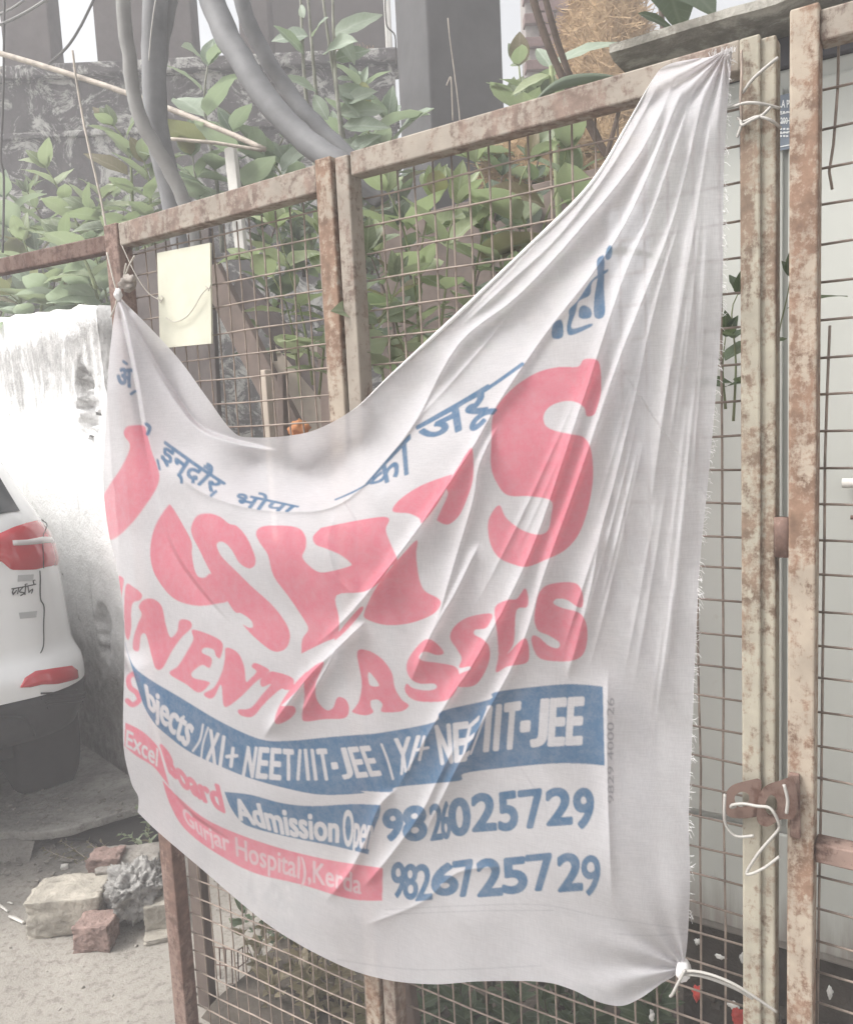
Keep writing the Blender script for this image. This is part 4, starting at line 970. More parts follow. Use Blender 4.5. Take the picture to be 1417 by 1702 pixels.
wire('tie_wire', 'white tie wire from the lower right corner knot of the cloth to the post', [
    [(1128, 1616, -.01), (1150, 1614, -.015), (1180, 1620, -.016), (1215, 1634, -.012), (1250, 1655, -.006), (1290, 1682, .004)],
    [(1130, 1620, -.012), (1158, 1621, -.012), (1190, 1630, -.01), (1225, 1645, -.004), (1250, 1660, 0)],
    [(1138, 1612, -.016), (1126, 1634, -.02), (1117, 1652, -.022), (1113, 1656, -.02)]], .0020, MT['white_wire'], -.036)
MT['rag_brown'] = simple('rag_brown', (.27, .24, .215), .9, .3, 50, .5)
lump(fp(214, 470, -.04), (FE, UP, FN), (.020, .014, .010), MT['rag_brown'], None, 'rag', 9, .9)
tag(bpy.data.objects['rag'], 'brown twisted rag knotted on the left gate post above the cloth corner', 'rag')
wire('string', 'white string ends sticking up from the knot at the left post', [[(178, 420, 0), (184, 445, -.004), (190, 470, -.006), (196, 490, -.004)], [(224, 425, -.006), (213, 445, -.006), (208, 462, -.004)], [(210, 438, -.004), (207, 452, -.004), (208, 464, -.004)], [(196, 490, -.006), (192, 508, -.006), (184, 527, -.006)]], .0016, MT['string'], -.03)

# ================================================================== CAR (white, parked along the wall, rear corner in view)
HC = np.array([-math.sin(math.radians(38)), math.cos(math.radians(38)), 0]); LC = np.array([-HC[1], HC[0], 0])
C0 = at(157, 1180, 2.80) * np.array([1, 1, 0])
R_ = 0.22; ARC = R_ * math.pi / 2
ZS = np.array([.20, .30, .36, .46, .53, .58, .62, .66, .80, .92, 1.02, 1.12, 1.18, 1.26, 1.40, 1.52, 1.585, 1.62])
WI = np.array([.10, .04, .02, -.01, -.015, -.015, -.01, .005, .012, .02, .035, .06, .085, .115, .165, .215, .27, .37])
RI = np.array([.14, .04, .00, -.045, -.055, -.055, -.045, .0, .012, .02, .03, .055, .10, .165, .285, .36, .46, .70])
FI = np.array([.12, .04, .0, -.01, 0, 0, 0, 0, .02, .08, .85, 1.12, 1.20, 1.34, 1.60, 1.84, 2.0, 2.25])
wi = lambda z: np.interp(z, ZS, WI); ri = lambda z: np.interp(z, ZS, RI); fi = lambda z: np.interp(z, ZS, FI)
CL, CW = 3.90, 1.74
def cpos(a, z, out=0.0):
    a = float(a); z = float(z); cx, cs = wi(z) + R_, ri(z) + R_
    if a > ARC / 2: l, s, nl, ns = cx + (a - ARC / 2), cs - R_, 0, -1
    elif a < -ARC / 2: l, s, nl, ns = cx - R_, cs + (-ARC / 2 - a), -1, 0
    else:
        ph = (a + ARC / 2) / R_; nl, ns = -math.cos(ph), -math.sin(ph); l, s = cx + R_ * nl, cs + R_ * ns
    l += nl * out; s += ns * out
    return C0 + LC * l + HC * s + UP * z
def slice_loop(z, n=8):
    w, r, f = wi(z), ri(z), fi(z); P = []
    rc = min(R_, .22)
    for (cl, cs_, a0) in ((w + rc, r + rc, math.pi), (CW - w - rc, r + rc, 1.5 * math.pi), (CW - w - rc, CL - f - rc, 0), (w + rc, CL - f - rc, .5 * math.pi)):
        for k in range(n + 1):
            q = a0 + .5 * math.pi * k / n; P.append((cl + rc * math.cos(q), cs_ + rc * math.sin(q)))
        # points along the next straight
        nxt = None
    out = []
    m_ = len(P)
    for i in range(m_):
        out.append(P[i]); j = (i + 1) % m_
        L = math.hypot(P[j][0] - P[i][0], P[j][1] - P[i][1])
        if L > .3:
            for k in range(1, 12): out.append((P[i][0] + (P[j][0] - P[i][0]) * k / 12, P[i][1] + (P[j][1] - P[i][1]) * k / 12))
    return [C0 + LC * l + HC * s + UP * z for l, s in out]
def stack(zs, cap_top, cap_bot):
    V = []; Fc = []; n = None
    for z in zs:
        L = slice_loop(z); n = len(L); V += L
    for j in range(len(zs) - 1):
        for k in range(n): Fc.append((j * n + k, j * n + (k + 1) % n, (j + 1) * n + (k + 1) % n, (j + 1) * n + k))
    if cap_top: Fc.append(tuple((len(zs) - 1) * n + k for k in range(n)))
    if cap_bot: Fc.append(tuple(range(n)))
    return MB().add(V, Fc)
m = Mat('car_white', 0.28, 0.5); m.col(m.ramp(m.noise(3), [(.3, (.78, .79, .79)), (.7, (.84, .845, .84))])); m.b.inputs['Coat Weight'].default_value = .6; m.b.inputs['Coat Roughness'].default_value = .08
MT['car_white'] = m.m
MT['car_black'] = simple('car_black', (0.026, 0.027, 0.029), .6, .2, 40, .1)
MT['tyre'] = simple('tyre', (0.013, 0.013, 0.013), .9, .2, 30, .2)
MT['seam'] = simple('seam', (0.03, 0.03, 0.03), .7, .1, 10, 0)
MT['badge'] = simple('badge', (0.45, 0.46, 0.46), .3, .1, 10, 0)
m = Mat('lamp_red', .12, .5); m.col((.50, .022, .035)); m.b.inputs['Coat Weight'].default_value = 1; MT['lamp_red'] = m.m
m = Mat('lamp_clear', .12, .5); m.col((.62, .58, .57)); m.b.inputs['Coat Weight'].default_value = 1; MT['lamp_clear'] = m.m
m = Mat('car_glass', .08, .5); m.col((.035, .04, .045)); MT['car_glass'] = m.m
car = thing('parked_car', C0, 'white car with red tail lamp and black lower bumper parked by the whitewashed wall', 'car')
zz_ = list(np.linspace(.535, 1.0, 18)) + list(np.linspace(1.03, 1.62, 16))
stack(zz_, True, False).obj('body', MT['car_white'], car, smooth=True)
stack(list(np.linspace(.37, .53, 8)), True, True).obj('lower_bumper', MT['car_black'], car, smooth=True)
ga, gzz = np.meshgrid(np.linspace(-.22, 1.0, 160), np.linspace(.2, 1.6, 200))
GP = np.array([[cpos(a, z) for a in ga[0]] for z in gzz[:, 0]]); gpx, gpy = proj(GP)
def cmap(px, py):
    k = np.argmin((gpx - px) ** 2 + (gpy - py) ** 2); return ga.ravel()[k], gzz.ravel()[k]
def cstrip(name, top, bot, mat, parent, out=.006, n=26, m_=6, ext=0):
    T = np.array([cmap(*p) for p in top]); B = np.array([cmap(*p) for p in bot])
    if ext: T = np.vstack([[T[0, 0] + ext, T[0, 1] - .02], T]); B = np.vstack([[B[0, 0] + ext, B[0, 1] + .005], B])
    V = []; Fc = []
    for i in range(n + 1):
        u = i / n
        def along(P): s = np.linspace(0, 1, len(P)); return np.array([np.interp(u, s, P[:, 0]), np.interp(u, s, P[:, 1])])
        t, b = along(T), along(B)
        for j in range(m_ + 1):
            w = j / m_; q = t * (1 - w) + b * w; e = out * (1 if 0 < j < m_ and 0 < i < n else .05); V.append(cpos(q[0], q[1], e))
    for i in range(n):
        for j in range(m_): k = i * (m_ + 1) + j; Fc.append((k, k + 1, k + m_ + 2, k + m_ + 1))
    return obj(name, V, Fc, mat, parent, smooth=True)
lamp = cstrip('tail_lamp', [(0, 886), (22, 877), (45, 869), (62, 864), (78, 869), (90, 879), (95, 884)], [(0, 932), (18, 946), (38, 949), (60, 946), (78, 943), (90, 940), (96, 936)], MT['lamp_red'], car, .012, ext=.14)
cstrip('clear_strip', [(14, 896), (40, 893), (66, 889), (92, 887)], [(16, 909), (40, 908), (66, 905), (93, 902)], MT['lamp_clear'], lamp, .016, n=12, m_=4)
cstrip('reflector', [(33, 1141), (42, 1126), (60, 1116), (90, 1109), (120, 1105), (128, 1112)], [(35, 1142), (50, 1141), (70, 1139), (95, 1136), (118, 1132), (131, 1128)], MT['lamp_red'], car, .006)
def cline(name, pts, r, mat, parent, out=.001):
    Q = spline([cmap(*p) for p in pts], 5); return MB().tube([cpos(a, z, out) for a, z in Q], r, 5).obj(name, mat, parent, smooth=True)
cline('tailgate_seam', [(67, 948), (66, 975), (67, 998), (73, 1010), (73, 1040), (71, 1075), (62, 1090), (40, 1094), (0, 1101)], .0022, MT['seam'], car)
cline('lamp_seam', [(63, 866), (67, 890), (68, 946)], .0018, MT['seam'], car, .012)
for k in range(4):
    cline('bumper_rib', [(66 + k * 4, 1153 + k * 8), (95, 1150 + k * 7), (126, 1146 + k * 7)], .0035, MT['car_black'], car, .004)
cline('bumper_edge', [(0, 1192), (28, 1190), (42, 1198), (52, 1212), (58, 1222)], .005, MT['car_black'], car, .004)
wa0, wz0 = cmap(31, 849); wa1, wz1 = cmap(0, 795)
V = []; Fc = []
for iu in range(17):
    for jv in range(9):
        z = wz0 + (1.50 - wz0) * jv / 8; ar = wa0 + (wa1 - wa0) * (z - wz0) / max(.02, wz1 - wz0); ar = min(ar, .55); al = 1.32 - .5 * (ar - wa0)
        V.append(cpos(ar + (al - ar) * iu / 16, z - .012 * (iu / 16) * (1 - jv / 8), .006))
for iu in range(16):
    for jv in range(8): k = iu * 9 + jv; Fc.append((k, k + 1, k + 10, k + 9))
obj('rear_window', V, Fc, MT['car_glass'], car, smooth=True)
for pts in ([(32, 1017), (60, 1015), (60, 1027), (32, 1029)], [(30, 957), (54, 955), (54, 966), (30, 968)]):
    V = [cpos(*cmap(*p), .003) for p in pts]; obj('badge', V, [(0, 1, 2, 3)], MT['badge'], car)
for w, P in ((1.8, [(18, 979), (36, 976), (60, 971)]), (2.0, [(22, 979), (20, 985), (26, 986), (27, 980)]), (1.8, [(24, 985), (22, 990)]), (2.0, [(30, 978), (30, 989)]), (2.0, [(37, 976), (34, 983), (39, 986), (35, 989)]), (2.0, [(42, 976), (41, 988)]), (1.6, [(42, 976), (40, 971), (46, 969)]), (2.0, [(47, 975), (46, 983), (50, 985), (53, 979), (54, 987)]), (1.8, [(57, 972), (56, 966), (59, 965)])):
    Q = spline([cmap(*p) for p in P], 4) if len(P) > 2 else np.array([cmap(*p) for p in P]); MB().tube([cpos(a, z, .002) for a, z in Q], .0019, 4).obj('sticker_lettering', MT['seam'], car)
for l, s in ((.12, .48), (CW - .12, .48), (.13, CL - .85), (CW - .13, CL - .85)):
    wh = []
    V = []; Fc = []; n = 28; prof = [(-.105, .20), (-.11, .29), (-.085, .322), (0, .33), (.085, .322), (.11, .29), (.105, .20)]
    for k in range(n):
        q = 2 * math.pi * k / n
        for dl, r in prof: V.append(C0 + LC * (l + dl) + HC * (s + r * math.cos(q)) + UP * (.325 + r * math.sin(q)))
    for k in range(n):
        for j in range(6): a = k * 7 + j; b = ((k + 1) % n) * 7 + j; Fc.append((a, a + 1, b + 1, b))
    Fc += [tuple(k * 7 for k in range(n)), tuple(k * 7 + 6 for k in range(n))]
    wo_ = MB().add(V, Fc).obj('wheel', MT['tyre'], car, smooth=True)
    V = [C0 + LC * (l + (-.107 if l < 1 else .107)) + HC * (s + .19 * math.cos(2 * math.pi * k / 20)) + UP * (.325 + .19 * math.sin(2 * math.pi * k / 20)) for k in range(20)]
    MB().prism(V, LC * (-.008 if l < 1 else .008)).obj('hub_cap', MT['badge'], wo_)
MB().box(C0 + LC * CW / 2 + HC * (CL / 2) + UP * .30, (LC, HC, UP), (CW / 2 - .16, CL / 2 - .3, .08)).obj('underbody', MT['tyre'], car)

# ================================================================== LOOSE THINGS
def rock(name, label, cat, px, py, w, d, h, rot, mat, seed, rough=.05, n=5, tilt=0.0, group=None, sink=.004, squarish=True):
    n = n * 2 + 4
    bm = bmesh.new(); bmesh.ops.create_cube(bm, size=2.0); bmesh.ops.subdivide_edges(bm, edges=bm.edges[:], cuts=n, use_grid_fill=True)
    g = gz(px, py, 0)
    Rm = Matrix.Rotation(rot, 3, 'Z') @ Matrix.Rotation(tilt, 3, 'X')
    for q in bm.verts:
        c = q.co.copy(); L = max(abs(c.x), abs(c.y), abs(c.z)); s_ = c.normalized()
        k = .10 if squarish else .42
        c = c * (1 - k) + s_ * 1.35 * k
        sp_ = Vector((seed, seed * 2, 0)); e = .8 * rough * noise.noise(c * 14 + sp_) + .5 * rough * noise.noise(c * 30 + sp_) - .9 * rough * max(0, noise.noise(c * 5 + sp_) - .12) * 3 + noise.noise(c * 1.3 + Vector((seed, 0, 0))) * rough * 2.2 + noise.noise(c * 3.5 + Vector((0, seed, 0))) * rough + noise.noise(c * 8 + Vector((0, 0, seed))) * rough * .45
        c = c * (1 + e)
        q.co = Rm @ Vector((c.x * w / 2, c.y * d / 2, c.z * h / 2))
    zmin = min(q.co.z for q in bm.verts); ymin = min(q.co.y for q in bm.verts)
    for q in bm.verts: q.co = q.co + Vector((g[0], g[1] - ymin, -zmin - sink))
    bmesh.ops.recalc_face_normals(bm, faces=bm.faces)
    me_ = bpy.data.meshes.new(name); bm.to_mesh(me_); bm.free(); me_.polygons.foreach_set('use_smooth', [True] * len(me_.polygons))
    o = link(name, me_, mat); tag(o, label, cat, group); return o
rock('stone_block', 'large pale dressed stone block, biggest of the rubble beside the gate', 'stone', 103, 1562, .205, .14, .112, .06, MT['sandstone'], 1.3, .035, 9)
rock('brick', 'small weathered red brick end lying in front of the rubble', 'brick', 153, 1587, .098, .08, .074, -.04, MT['brick'], 4.1, .05, 9)
rock('concrete_lump', 'jagged light grey lump of broken concrete between brick and gate post', 'rubble', 210, 1568, .125, .11, .125, .5, MT['rubble'], 7.7, .16, 12, .3, squarish=False)
rk = rock('plastered_brick', 'broken brick still coated in grey plaster, standing behind the other rubble', 'brick', 208, 1512, .175, .12, .125, .12, MT['stone'], 9.2, .04, 9, .12)
# exposed red break at its top left
p = gz(195, 1512); 
rock('stone_block', 'small pale stone block half hidden behind the left gate post', 'stone', 262, 1556, .085, .08, .085, .2, MT['sandstone'], 12.4, .03, 7)
rock('stone_chip', 'flat pale stone chip on the ground at the foot of the left gate post', 'stone', 258, 1574, .075, .05, .016, .3, MT['sandstone'], 15.4, .08, 5)
rock('brick', 'flat red brick fragment capping the plaster coated brick', 'brick', 186, 1490, .095, .075, .07, .1, MT['brick'], 21.4, .07, 8)
o = [q for q in COL.objects if q.get('label', '').startswith('flat red brick')][0]; o.location.z += .075; o.location.y -= .055
rock('pebble', 'small white pebble on the grey road near the stone block', 'stone', 105, 1447, .022, .018, .014, .3, MT['white_wood'], 31.4, .08, 3)
rr = random.Random(3)
# fallen leaves, chips and dust on the slab and along the kerb
lt = MB()
for k in range(260):
    px, py = rr.uniform(-20, 270), rr.uniform(1310, 1470); z_ = .078 if py < 1375 - .12 * max(0, px - 60) else .008
    p = gz(px, py, z_); s_ = rr.uniform(.003, .011); an = rr.uniform(0, 6.28); a_ = np.array([math.cos(an), math.sin(an), rr.uniform(-.3, .3)]); b_ = np.cross(a_, UP); b_ /= np.linalg.norm(b_)
    lt.box(p + UP * s_ * .2, (a_ / np.linalg.norm(a_), b_, UP), (s_, s_ * rr.uniform(.3, .8), s_ * rr.uniform(.05, .4)))
tag(lt.obj('kerb_litter', MT['stone']), 'chips and dust strewn on the drain slab and kerb', 'litter', kind='stuff')
# scattered grit
V0 = MB()
for k in range(420):
    x, y = rr.uniform(-2.2, -.55), rr.uniform(1.55, 3.0)
    s_ = rr.choice([.0015, .002, .002, .003, .005]); 
    c = np.array([x, y, s_ * .3]); 
    rx = [np.array([rr.uniform(-1, 1), rr.uniform(-1, 1), rr.uniform(-1, 1)]) for _ in range(2)]
    a_ = rx[0] / np.linalg.norm(rx[0]); b_ = np.cross(a_, rx[1]); b_ /= np.linalg.norm(b_)
    V0.box(c, (a_, b_, np.cross(a_, b_)), (s_, s_ * rr.uniform(.5, 1), s_ * rr.uniform(.4, .9)))
tag(V0.obj('gravel', MT['stone']), 'loose grit scattered over the sandy ground', 'gravel', kind='stuff')
for lab, a, b, r_ in (('long white splintered stick at the left edge of the ground', (-8, 1503), (14, 1519), .004), ('thick white split stick pointing at the stone block', (16, 1526), (40, 1538), .0055), ('short white splinter beyond the two white sticks', (13, 1503), (22, 1506), .003)):
    A, B = gz(*a) + UP * .006, gz(*b) + UP * .008
    tag(MB().tube([A, (A * .6 + B * .4) + UP * .002, B], [r_ * .6, r_, r_ * .8], 5).obj('stick', MT['white_wood']), lab, 'stick', 'white sticks')

# crumbling brickwork showing in the broken end of the wall
for k, (px, py, w, h) in enumerate(((152, 640, .05, .025), (162, 688, .05, .025), (174, 655, .04, .022), (158, 612, .04, .02))):
    q = ray(px, py); kk = ((W0 - CAM) @ WN) / (q @ WN); p = CAM + q * kk - WN * .02
    lump(p - WN * .045, (WD, UP, WN), (w, h, .04), MT['rubble'], bw, 'broken_brick', px * .37, .7)

# planks and boards leaning behind the left gate leaf
def plank(label, a, b, wpx, off, mat, th=.012, name='plank', cat='plank', off2=None):
    A = fp(*a, off); B = fp(*b, off if off2 is None else off2); d = (B - A); d /= np.linalg.norm(d); w = np.cross(d, FN); w /= np.linalg.norm(w)
    depth = float((A - CAM) @ _f); hw = wpx / 2 / F_PX * depth
    return tag(MB().bar(A, B, w * hw, FN * th).obj(name, mat, bevel=.003), label, cat)
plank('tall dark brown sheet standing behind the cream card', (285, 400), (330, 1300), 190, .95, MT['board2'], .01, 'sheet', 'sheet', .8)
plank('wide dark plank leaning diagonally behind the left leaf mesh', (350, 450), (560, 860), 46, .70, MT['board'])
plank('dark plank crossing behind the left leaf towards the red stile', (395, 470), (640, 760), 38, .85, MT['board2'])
plank('upright dark post behind the left leaf near the red stile', (540, 560), (560, 900), 26, .55, MT['board'])
plank('pale panel of bare board glimpsed behind the diagonal planks', (450, 640), (560, 660), 170, 1.25, MT['pale_board'], .008, 'board', 'board')
plank('short pale stake standing behind the mesh beside the diagonal plank', (440, 615), (462, 900), 15, .62, MT['pale_board'])
plank('thin dark stake behind the mesh right of the pale stake', (470, 620), (475, 900), 13, .60, MT['board'])
plank('broad brown post standing low behind the left leaf mesh', (318, 1300), (352, 1760), 30, .16, MT['board'])
plank('white painted stake between the shrubs behind the left leaf', (383, 245), (402, 420), 22, 1.15, MT['white_wood'], .01, 'stake', 'stake')
plank('brown wooden post standing right behind the middle stile at the foot', (662, 1560), (690, 1760), 34, .10, MT['board'], .01)
ir = thing('iron_rail', fp(-260, 1700, .0) * np.array([1, 1, 0]), 'dark iron rail running left from the gate post over the wall', 'rail')
ra, rb = fp(-262, 500, -.02), fp(190, 405, .02); rd = (rb - ra) / np.linalg.norm(rb - ra); rw = np.cross(rd, FN); rw /= np.linalg.norm(rw)
MB().bar(ra, rb, rw * .017, FN * .012).obj('rail', MT['dark_rust'], ir, bevel=.003)
MB().bar(np.array([ra[0], ra[1], 0]), ra, FE * .018, FN * .018).obj('post', MT['dark_rust'], ir, bevel=.003)
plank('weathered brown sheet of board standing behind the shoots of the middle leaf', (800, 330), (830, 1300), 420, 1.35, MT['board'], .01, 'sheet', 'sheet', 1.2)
lump(fp(497, 712, .10), (FE, UP, FN), (.018, .016, .015), simple('orange_cloth', (.55, .25, .12), .9, .3, 30, .3), None, 'rag', 4, .6)
tag(bpy.data.objects['rag.001'], 'crumpled orange rag showing just over the sagging cloth edge', 'rag')
# wire basket behind the mesh at the foot
wb = thing('wire_basket', fp(378, 1700, .35), 'rusty wire basket standing behind the foot of the left gate leaf', 'basket')
A = [fp(x, y, .24) for x, y in ((345, 1572), (395, 1580), (400, 1720), (350, 1715))]; B = [fp(x, y, .46) for x, y in ((372, 1545), (432, 1552), (436, 1690), (378, 1684))]
for nm, Q in (('front_grid', A), ('back_grid', B), ('side_grid', [A[1], B[1], B[2], A[2]]), ('bottom_grid', [A[3], A[2], B[2], B[3]])):
    mb_ = MB()
    for k in range(6):
        u = k / 5; mb_.tube([Q[0] * (1 - u) + Q[1] * u, Q[3] * (1 - u) + Q[2] * u], .0018, 4); mb_.tube([Q[0] * (1 - u) + Q[3] * u, Q[1] * (1 - u) + Q[2] * u], .0018, 4)
    mb_.obj(nm, MT['dark_rust'], wb)
# litter behind the gate foot
MT['red_plastic'] = simple('red_plastic', (.45, .06, .05), .4, .3, 20, .2); MT['scrap_white'] = simple('scrap_white', (.62, .61, .58), .6, .2, 20, .2)
for lab, px, py, off, r3, mat, nm in (('crumpled red wrapper behind the mesh beside the corner knot', 1158, 1650, .14, (.008, .012, .006), 'red_plastic', 'wrapper'), ('crumpled red wrapper behind the foot of the pale gate post', 1226, 1690, .12, (.008, .012, .006), 'red_plastic', 'wrapper'),
        ('white paper scrap behind the mesh under the cloth hem', 1083, 1688, .15, (.004, .009, .003), 'scrap_white', 'paper_scrap'), ('white paper scrap on the dark base right of the red wrapper', 1218, 1672, .16, (.009, .006, .003), 'scrap_white', 'paper_scrap'), ('tiny white scrap under the cabinet behind the mesh', 1158, 1565, .30, (.005, .005, .004), 'scrap_white', 'paper_scrap'),
        ('white scrap low behind the right gate leaf', 1378, 1650, .25, (.004, .008, .003), 'scrap_white', 'paper_scrap'), ('pale torn scrap behind the pale post under the cabinet', 1232, 1592, .28, (.003, .008, .003), 'scrap_white', 'paper_scrap'), ('greyish torn scrap left of the pale post under the cabinet', 1196, 1590, .28, (.008, .004, .003), 'scrap_white', 'paper_scrap')):
    o = lump(fp(px, py, off), (FE, UP, FN), r3, MT[mat], None, nm, px * .1, .7); tag(o, lab, 'litter', 'litter behind the gate')
# rubble bank in front of the plinth
mb_ = MB(); rr = random.Random(8)
for k in range(500):
    t = rr.uniform(tz(640, 1600)[0], tC0 + .5); o_ = rr.uniform(.12, .50); s_ = rr.uniform(.004, .016)
    c = F3(t, .10 + .14 * o_ / .5, o_); rx = np.array([rr.gauss(0, 1) for _ in range(3)]); a_ = rx / np.linalg.norm(rx); b_ = np.cross(a_, UP); b_ /= np.linalg.norm(b_) + 1e-9
    mb_.box(c, (a_, b_, np.cross(a_, b_)), (s_, s_ * rr.uniform(.4, 1), s_ * rr.uniform(.3, .8)))
tag(mb_.obj('soil_clods', MT['soil']), 'dark clods and crumbs of soil behind the gate', 'soil', kind='stuff')

# ---- cables, poles, wires behind the gate
def line(name, label, pts, wpx, mat, cat, n=12, group=None):
    P = [at(x, y, d) for x, y, d in spline(pts, 6)]
    wob = .006 if cat == 'cable' else .0015; sd_ = (len(label) * 13) % 50
    P = [p + wob * np.array([noise.noise(Vector((i * .45, sd_, 0))), 0, noise.noise(Vector((i * .45, sd_, 7)))]) for i, p in enumerate(P)]
    if hasattr(wpx, '__len__'): ws = np.interp(np.linspace(0, 1, len(P)), np.linspace(0, 1, len(wpx)), wpx)
    else: ws = [wpx] * len(P)
    rs = [w / 2 / F_PX * float((p - CAM) @ _f) * (1 + .06 * noise.noise(Vector((i * .6, sd_, 3)))) for i, (w, p) in enumerate(zip(ws, P))]
    return tag(MB().tube(P, rs, n).obj(name, mat, None, smooth=True), label, cat, group)
line('cable', 'pale thick cable, leftmost of the bundle hanging behind the left leaf', [(208, -120, 2.5), (205, 0, 2.5), (214, 90, 2.5), (228, 180, 2.5), (262, 250, 2.5), (305, 330, 2.5), (330, 420, 2.5)], 24, MT['cable_pale'], 'cable', group='thick cables')
line('cable', 'thick dark cable hanging straight beside the pale leftmost cable', [(262, -120, 2.62), (258, 0, 2.62), (256, 120, 2.62), (262, 220, 2.62), (285, 320, 2.62), (310, 430, 2.62)], 40, MT['cable'], 'cable', group='thick cables')
line('cable', 'thinner dark cable at the right of the left hanging bundle', [(292, -120, 2.7), (284, 0, 2.7), (268, 90, 2.7), (262, 200, 2.7), (282, 330, 2.7), (300, 430, 2.7)], 22, MT['cable'], 'cable', group='thick cables')
line('cable', 'thick grey cable curving down towards the red middle stile', [(330, -120, 2.3), (352, 0, 2.3), (398, 95, 2.25), (455, 180, 2.2), (520, 243, 2.15), (580, 285, 2.1), (640, 330, 2.1)], 42, MT['cable'], 'cable', group='thick cables')
line('cable', 'second grey cable curving above the thick one towards the stile', [(395, -120, 2.4), (402, 0, 2.4), (434, 80, 2.4), (482, 155, 2.4), (530, 212, 2.35), (600, 275, 2.3)], 27, MT['cable'], 'cable', group='thick cables')
line('pole', 'thin bare pole slanting across in front of the mossy parapet', [(-60, 72, 3.6), (80, 112, 3.4), (220, 158, 3.2), (330, 200, 3.0), (440, 248, 2.8)], 9, MT['bamboo'], 'pole', 8)
line('stick', 'short thin bare stick below the slanting pole', [(285, 231, 2.9), (360, 238, 2.85), (435, 250, 2.8)], 6, MT['bamboo'], 'stick', 6)
line('rod', 'thin upright rod leaning before the mossy parapet', [(121, 84, 3.3), (130, 150, 3.3), (147, 240, 3.25), (168, 330, 3.2), (180, 400, 3.15)], 4, MT['bamboo'], 'rod', 5)
line('electric_wire', 'black wire sagging between the brown posts at upper left', [(75, 112, 5.5), (110, 80, 5.4), (135, 42, 5.3), (165, -20, 5.2)], 4.5, MT['thin_dark'], 'wire', 5)
line('electric_wire', 'upper grey wire crossing the top left corner', [(-30, 52, 4), (30, 28, 4), (100, -15, 4)], 5, MT['cable_pale'], 'wire', 5)
line('electric_wire', 'thin grey wire above the other in the top left corner', [(-30, 36, 4.2), (20, 14, 4.2), (60, -15, 4.2)], 4, MT['cable_pale'], 'wire', 5)
line('electric_wire', 'thin dark wire hanging down the far left edge', [(8, -20, 4), (6, 150, 4), (2, 260, 4), (7, 300, 4), (5, 420, 4)], 4, MT['thin_dark'], 'wire', 5)
line('electric_wire', 'thin white wire running down among the left cable bundle', [(262, -20, 2.3), (252, 50, 2.3), (248, 100, 2.3)], 2.5, MT['white_wire'], 'wire', 5)
line('electric_wire', 'thin dark wire hanging at the left side of the grey column', [(640, -20, 3.9), (642, 40, 3.9), (656, 60, 3.9), (658, 110, 3.9)], 2.5, MT['thin_dark'], 'wire', 5)
line('dry_stalk', 'pale bent dry stalk hanging in front of the grey column', [(752, 200, 3.5), (750, 140, 3.5), (748, 128, 3.5), (742, 142, 3.5)], 2.5, MT['bamboo'], 'stalk', 5)
line('dry_stalk', 'second pale dry stalk right beside the bent one on the column', [(765, 215, 3.4), (760, 160, 3.4), (748, 70, 3.4), (744, 30, 3.4)], 2, MT['bamboo'], 'stalk', 5)
line('branch', 'dark brown branch leaning right above the middle leaf rail, left one', [(868, -60, 1.9), (905, 60, 1.9), (945, 150, 1.9), (985, 220, 1.9), (1010, 262, 1.9)], 13, MT['bark'], 'branch', 8)
line('branch', 'dark brown branch leaning right above the middle leaf rail, right one', [(892, -60, 1.95), (920, 50, 1.95), (952, 140, 1.95), (996, 235, 1.95)], 11, MT['bark'], 'branch', 8)

# ================================================================== PLANTS
LEAFS = {}
def leaf_mesh(mat, var, wid=.27, shape=0):
    key = (mat, var, wid, shape)
    if key in LEAFS: return LEAFS[key]
    r_ = random.Random(var * 31 + 7); ny, nx = 7, 4; V = []; Fc = []
    droop = r_.uniform(.10, .32); cup = r_.uniform(.10, .30); tw = r_.uniform(-.25, .25)
    for j in range(ny + 1):
        t = j / ny
        if shape == 0: w = wid * (math.sin(math.pi * min(1, t * 1.02) ** .80)) ** .75 * (1 - .15 * t) + .004   # broad ovate
        else: w = wid * (math.sin(math.pi * min(1, t * 1.0) ** 1.05)) ** 1.0 + .003
        for i in range(nx + 1):
            s = (i / nx - .5) * 2
            x = s * w; z = cup * abs(s) * w * 1.2 - droop * t * t + tw * s * t * w + .012 * math.sin(t * 15 + s * 3 + var)
            V.append((x, t * (1 - droop * .25 * t), z))
    for j in range(ny):
        for i in range(nx): k = j * (nx + 1) + i; Fc.append((k, k + 1, k + nx + 2, k + nx + 1))
    me_ = bpy.data.meshes.new('leaf'); me_.from_pydata(V, [], Fc); me_.update(); me_.polygons.foreach_set('use_smooth', [True] * len(me_.polygons))
    me_.materials.append(MT[mat]); LEAFS[key] = me_; return me_
def put_leaf(parent, base, d, up, L, mat, rr, wid=.27, shape=0, name='leaf'):
    d = np.asarray(d, float); d /= np.linalg.norm(d); up = np.asarray(up, float); x = np.cross(d, up)
    if np.linalg.norm(x) < 1e-3: x = np.cross(d, [1, 0, .1])
    x /= np.linalg.norm(x); z = np.cross(x, d)
    if mat in ('leaf_blue', 'leaf_lime', 'leaf_mid') and rr.random() < .07: mat = 'leaf_dry'
    L = L * rr.uniform(.72, 1.12); x = x * rr.uniform(.78, 1.15)
    o = bpy.data.objects.new(name, leaf_mesh(mat, rr.randrange(9), wid, shape)); COL.objects.link(o); o.parent = parent
    q = np.asarray(base, float) - np.array(parent.location)
    o.matrix_basis = Matrix(((x[0] * L, d[0] * L, z[0] * L, q[0]), (x[1] * L, d[1] * L, z[1] * L, q[1]), (x[2] * L, d[2] * L, z[2] * L, q[2]), (0, 0, 0, 1)))
    return o
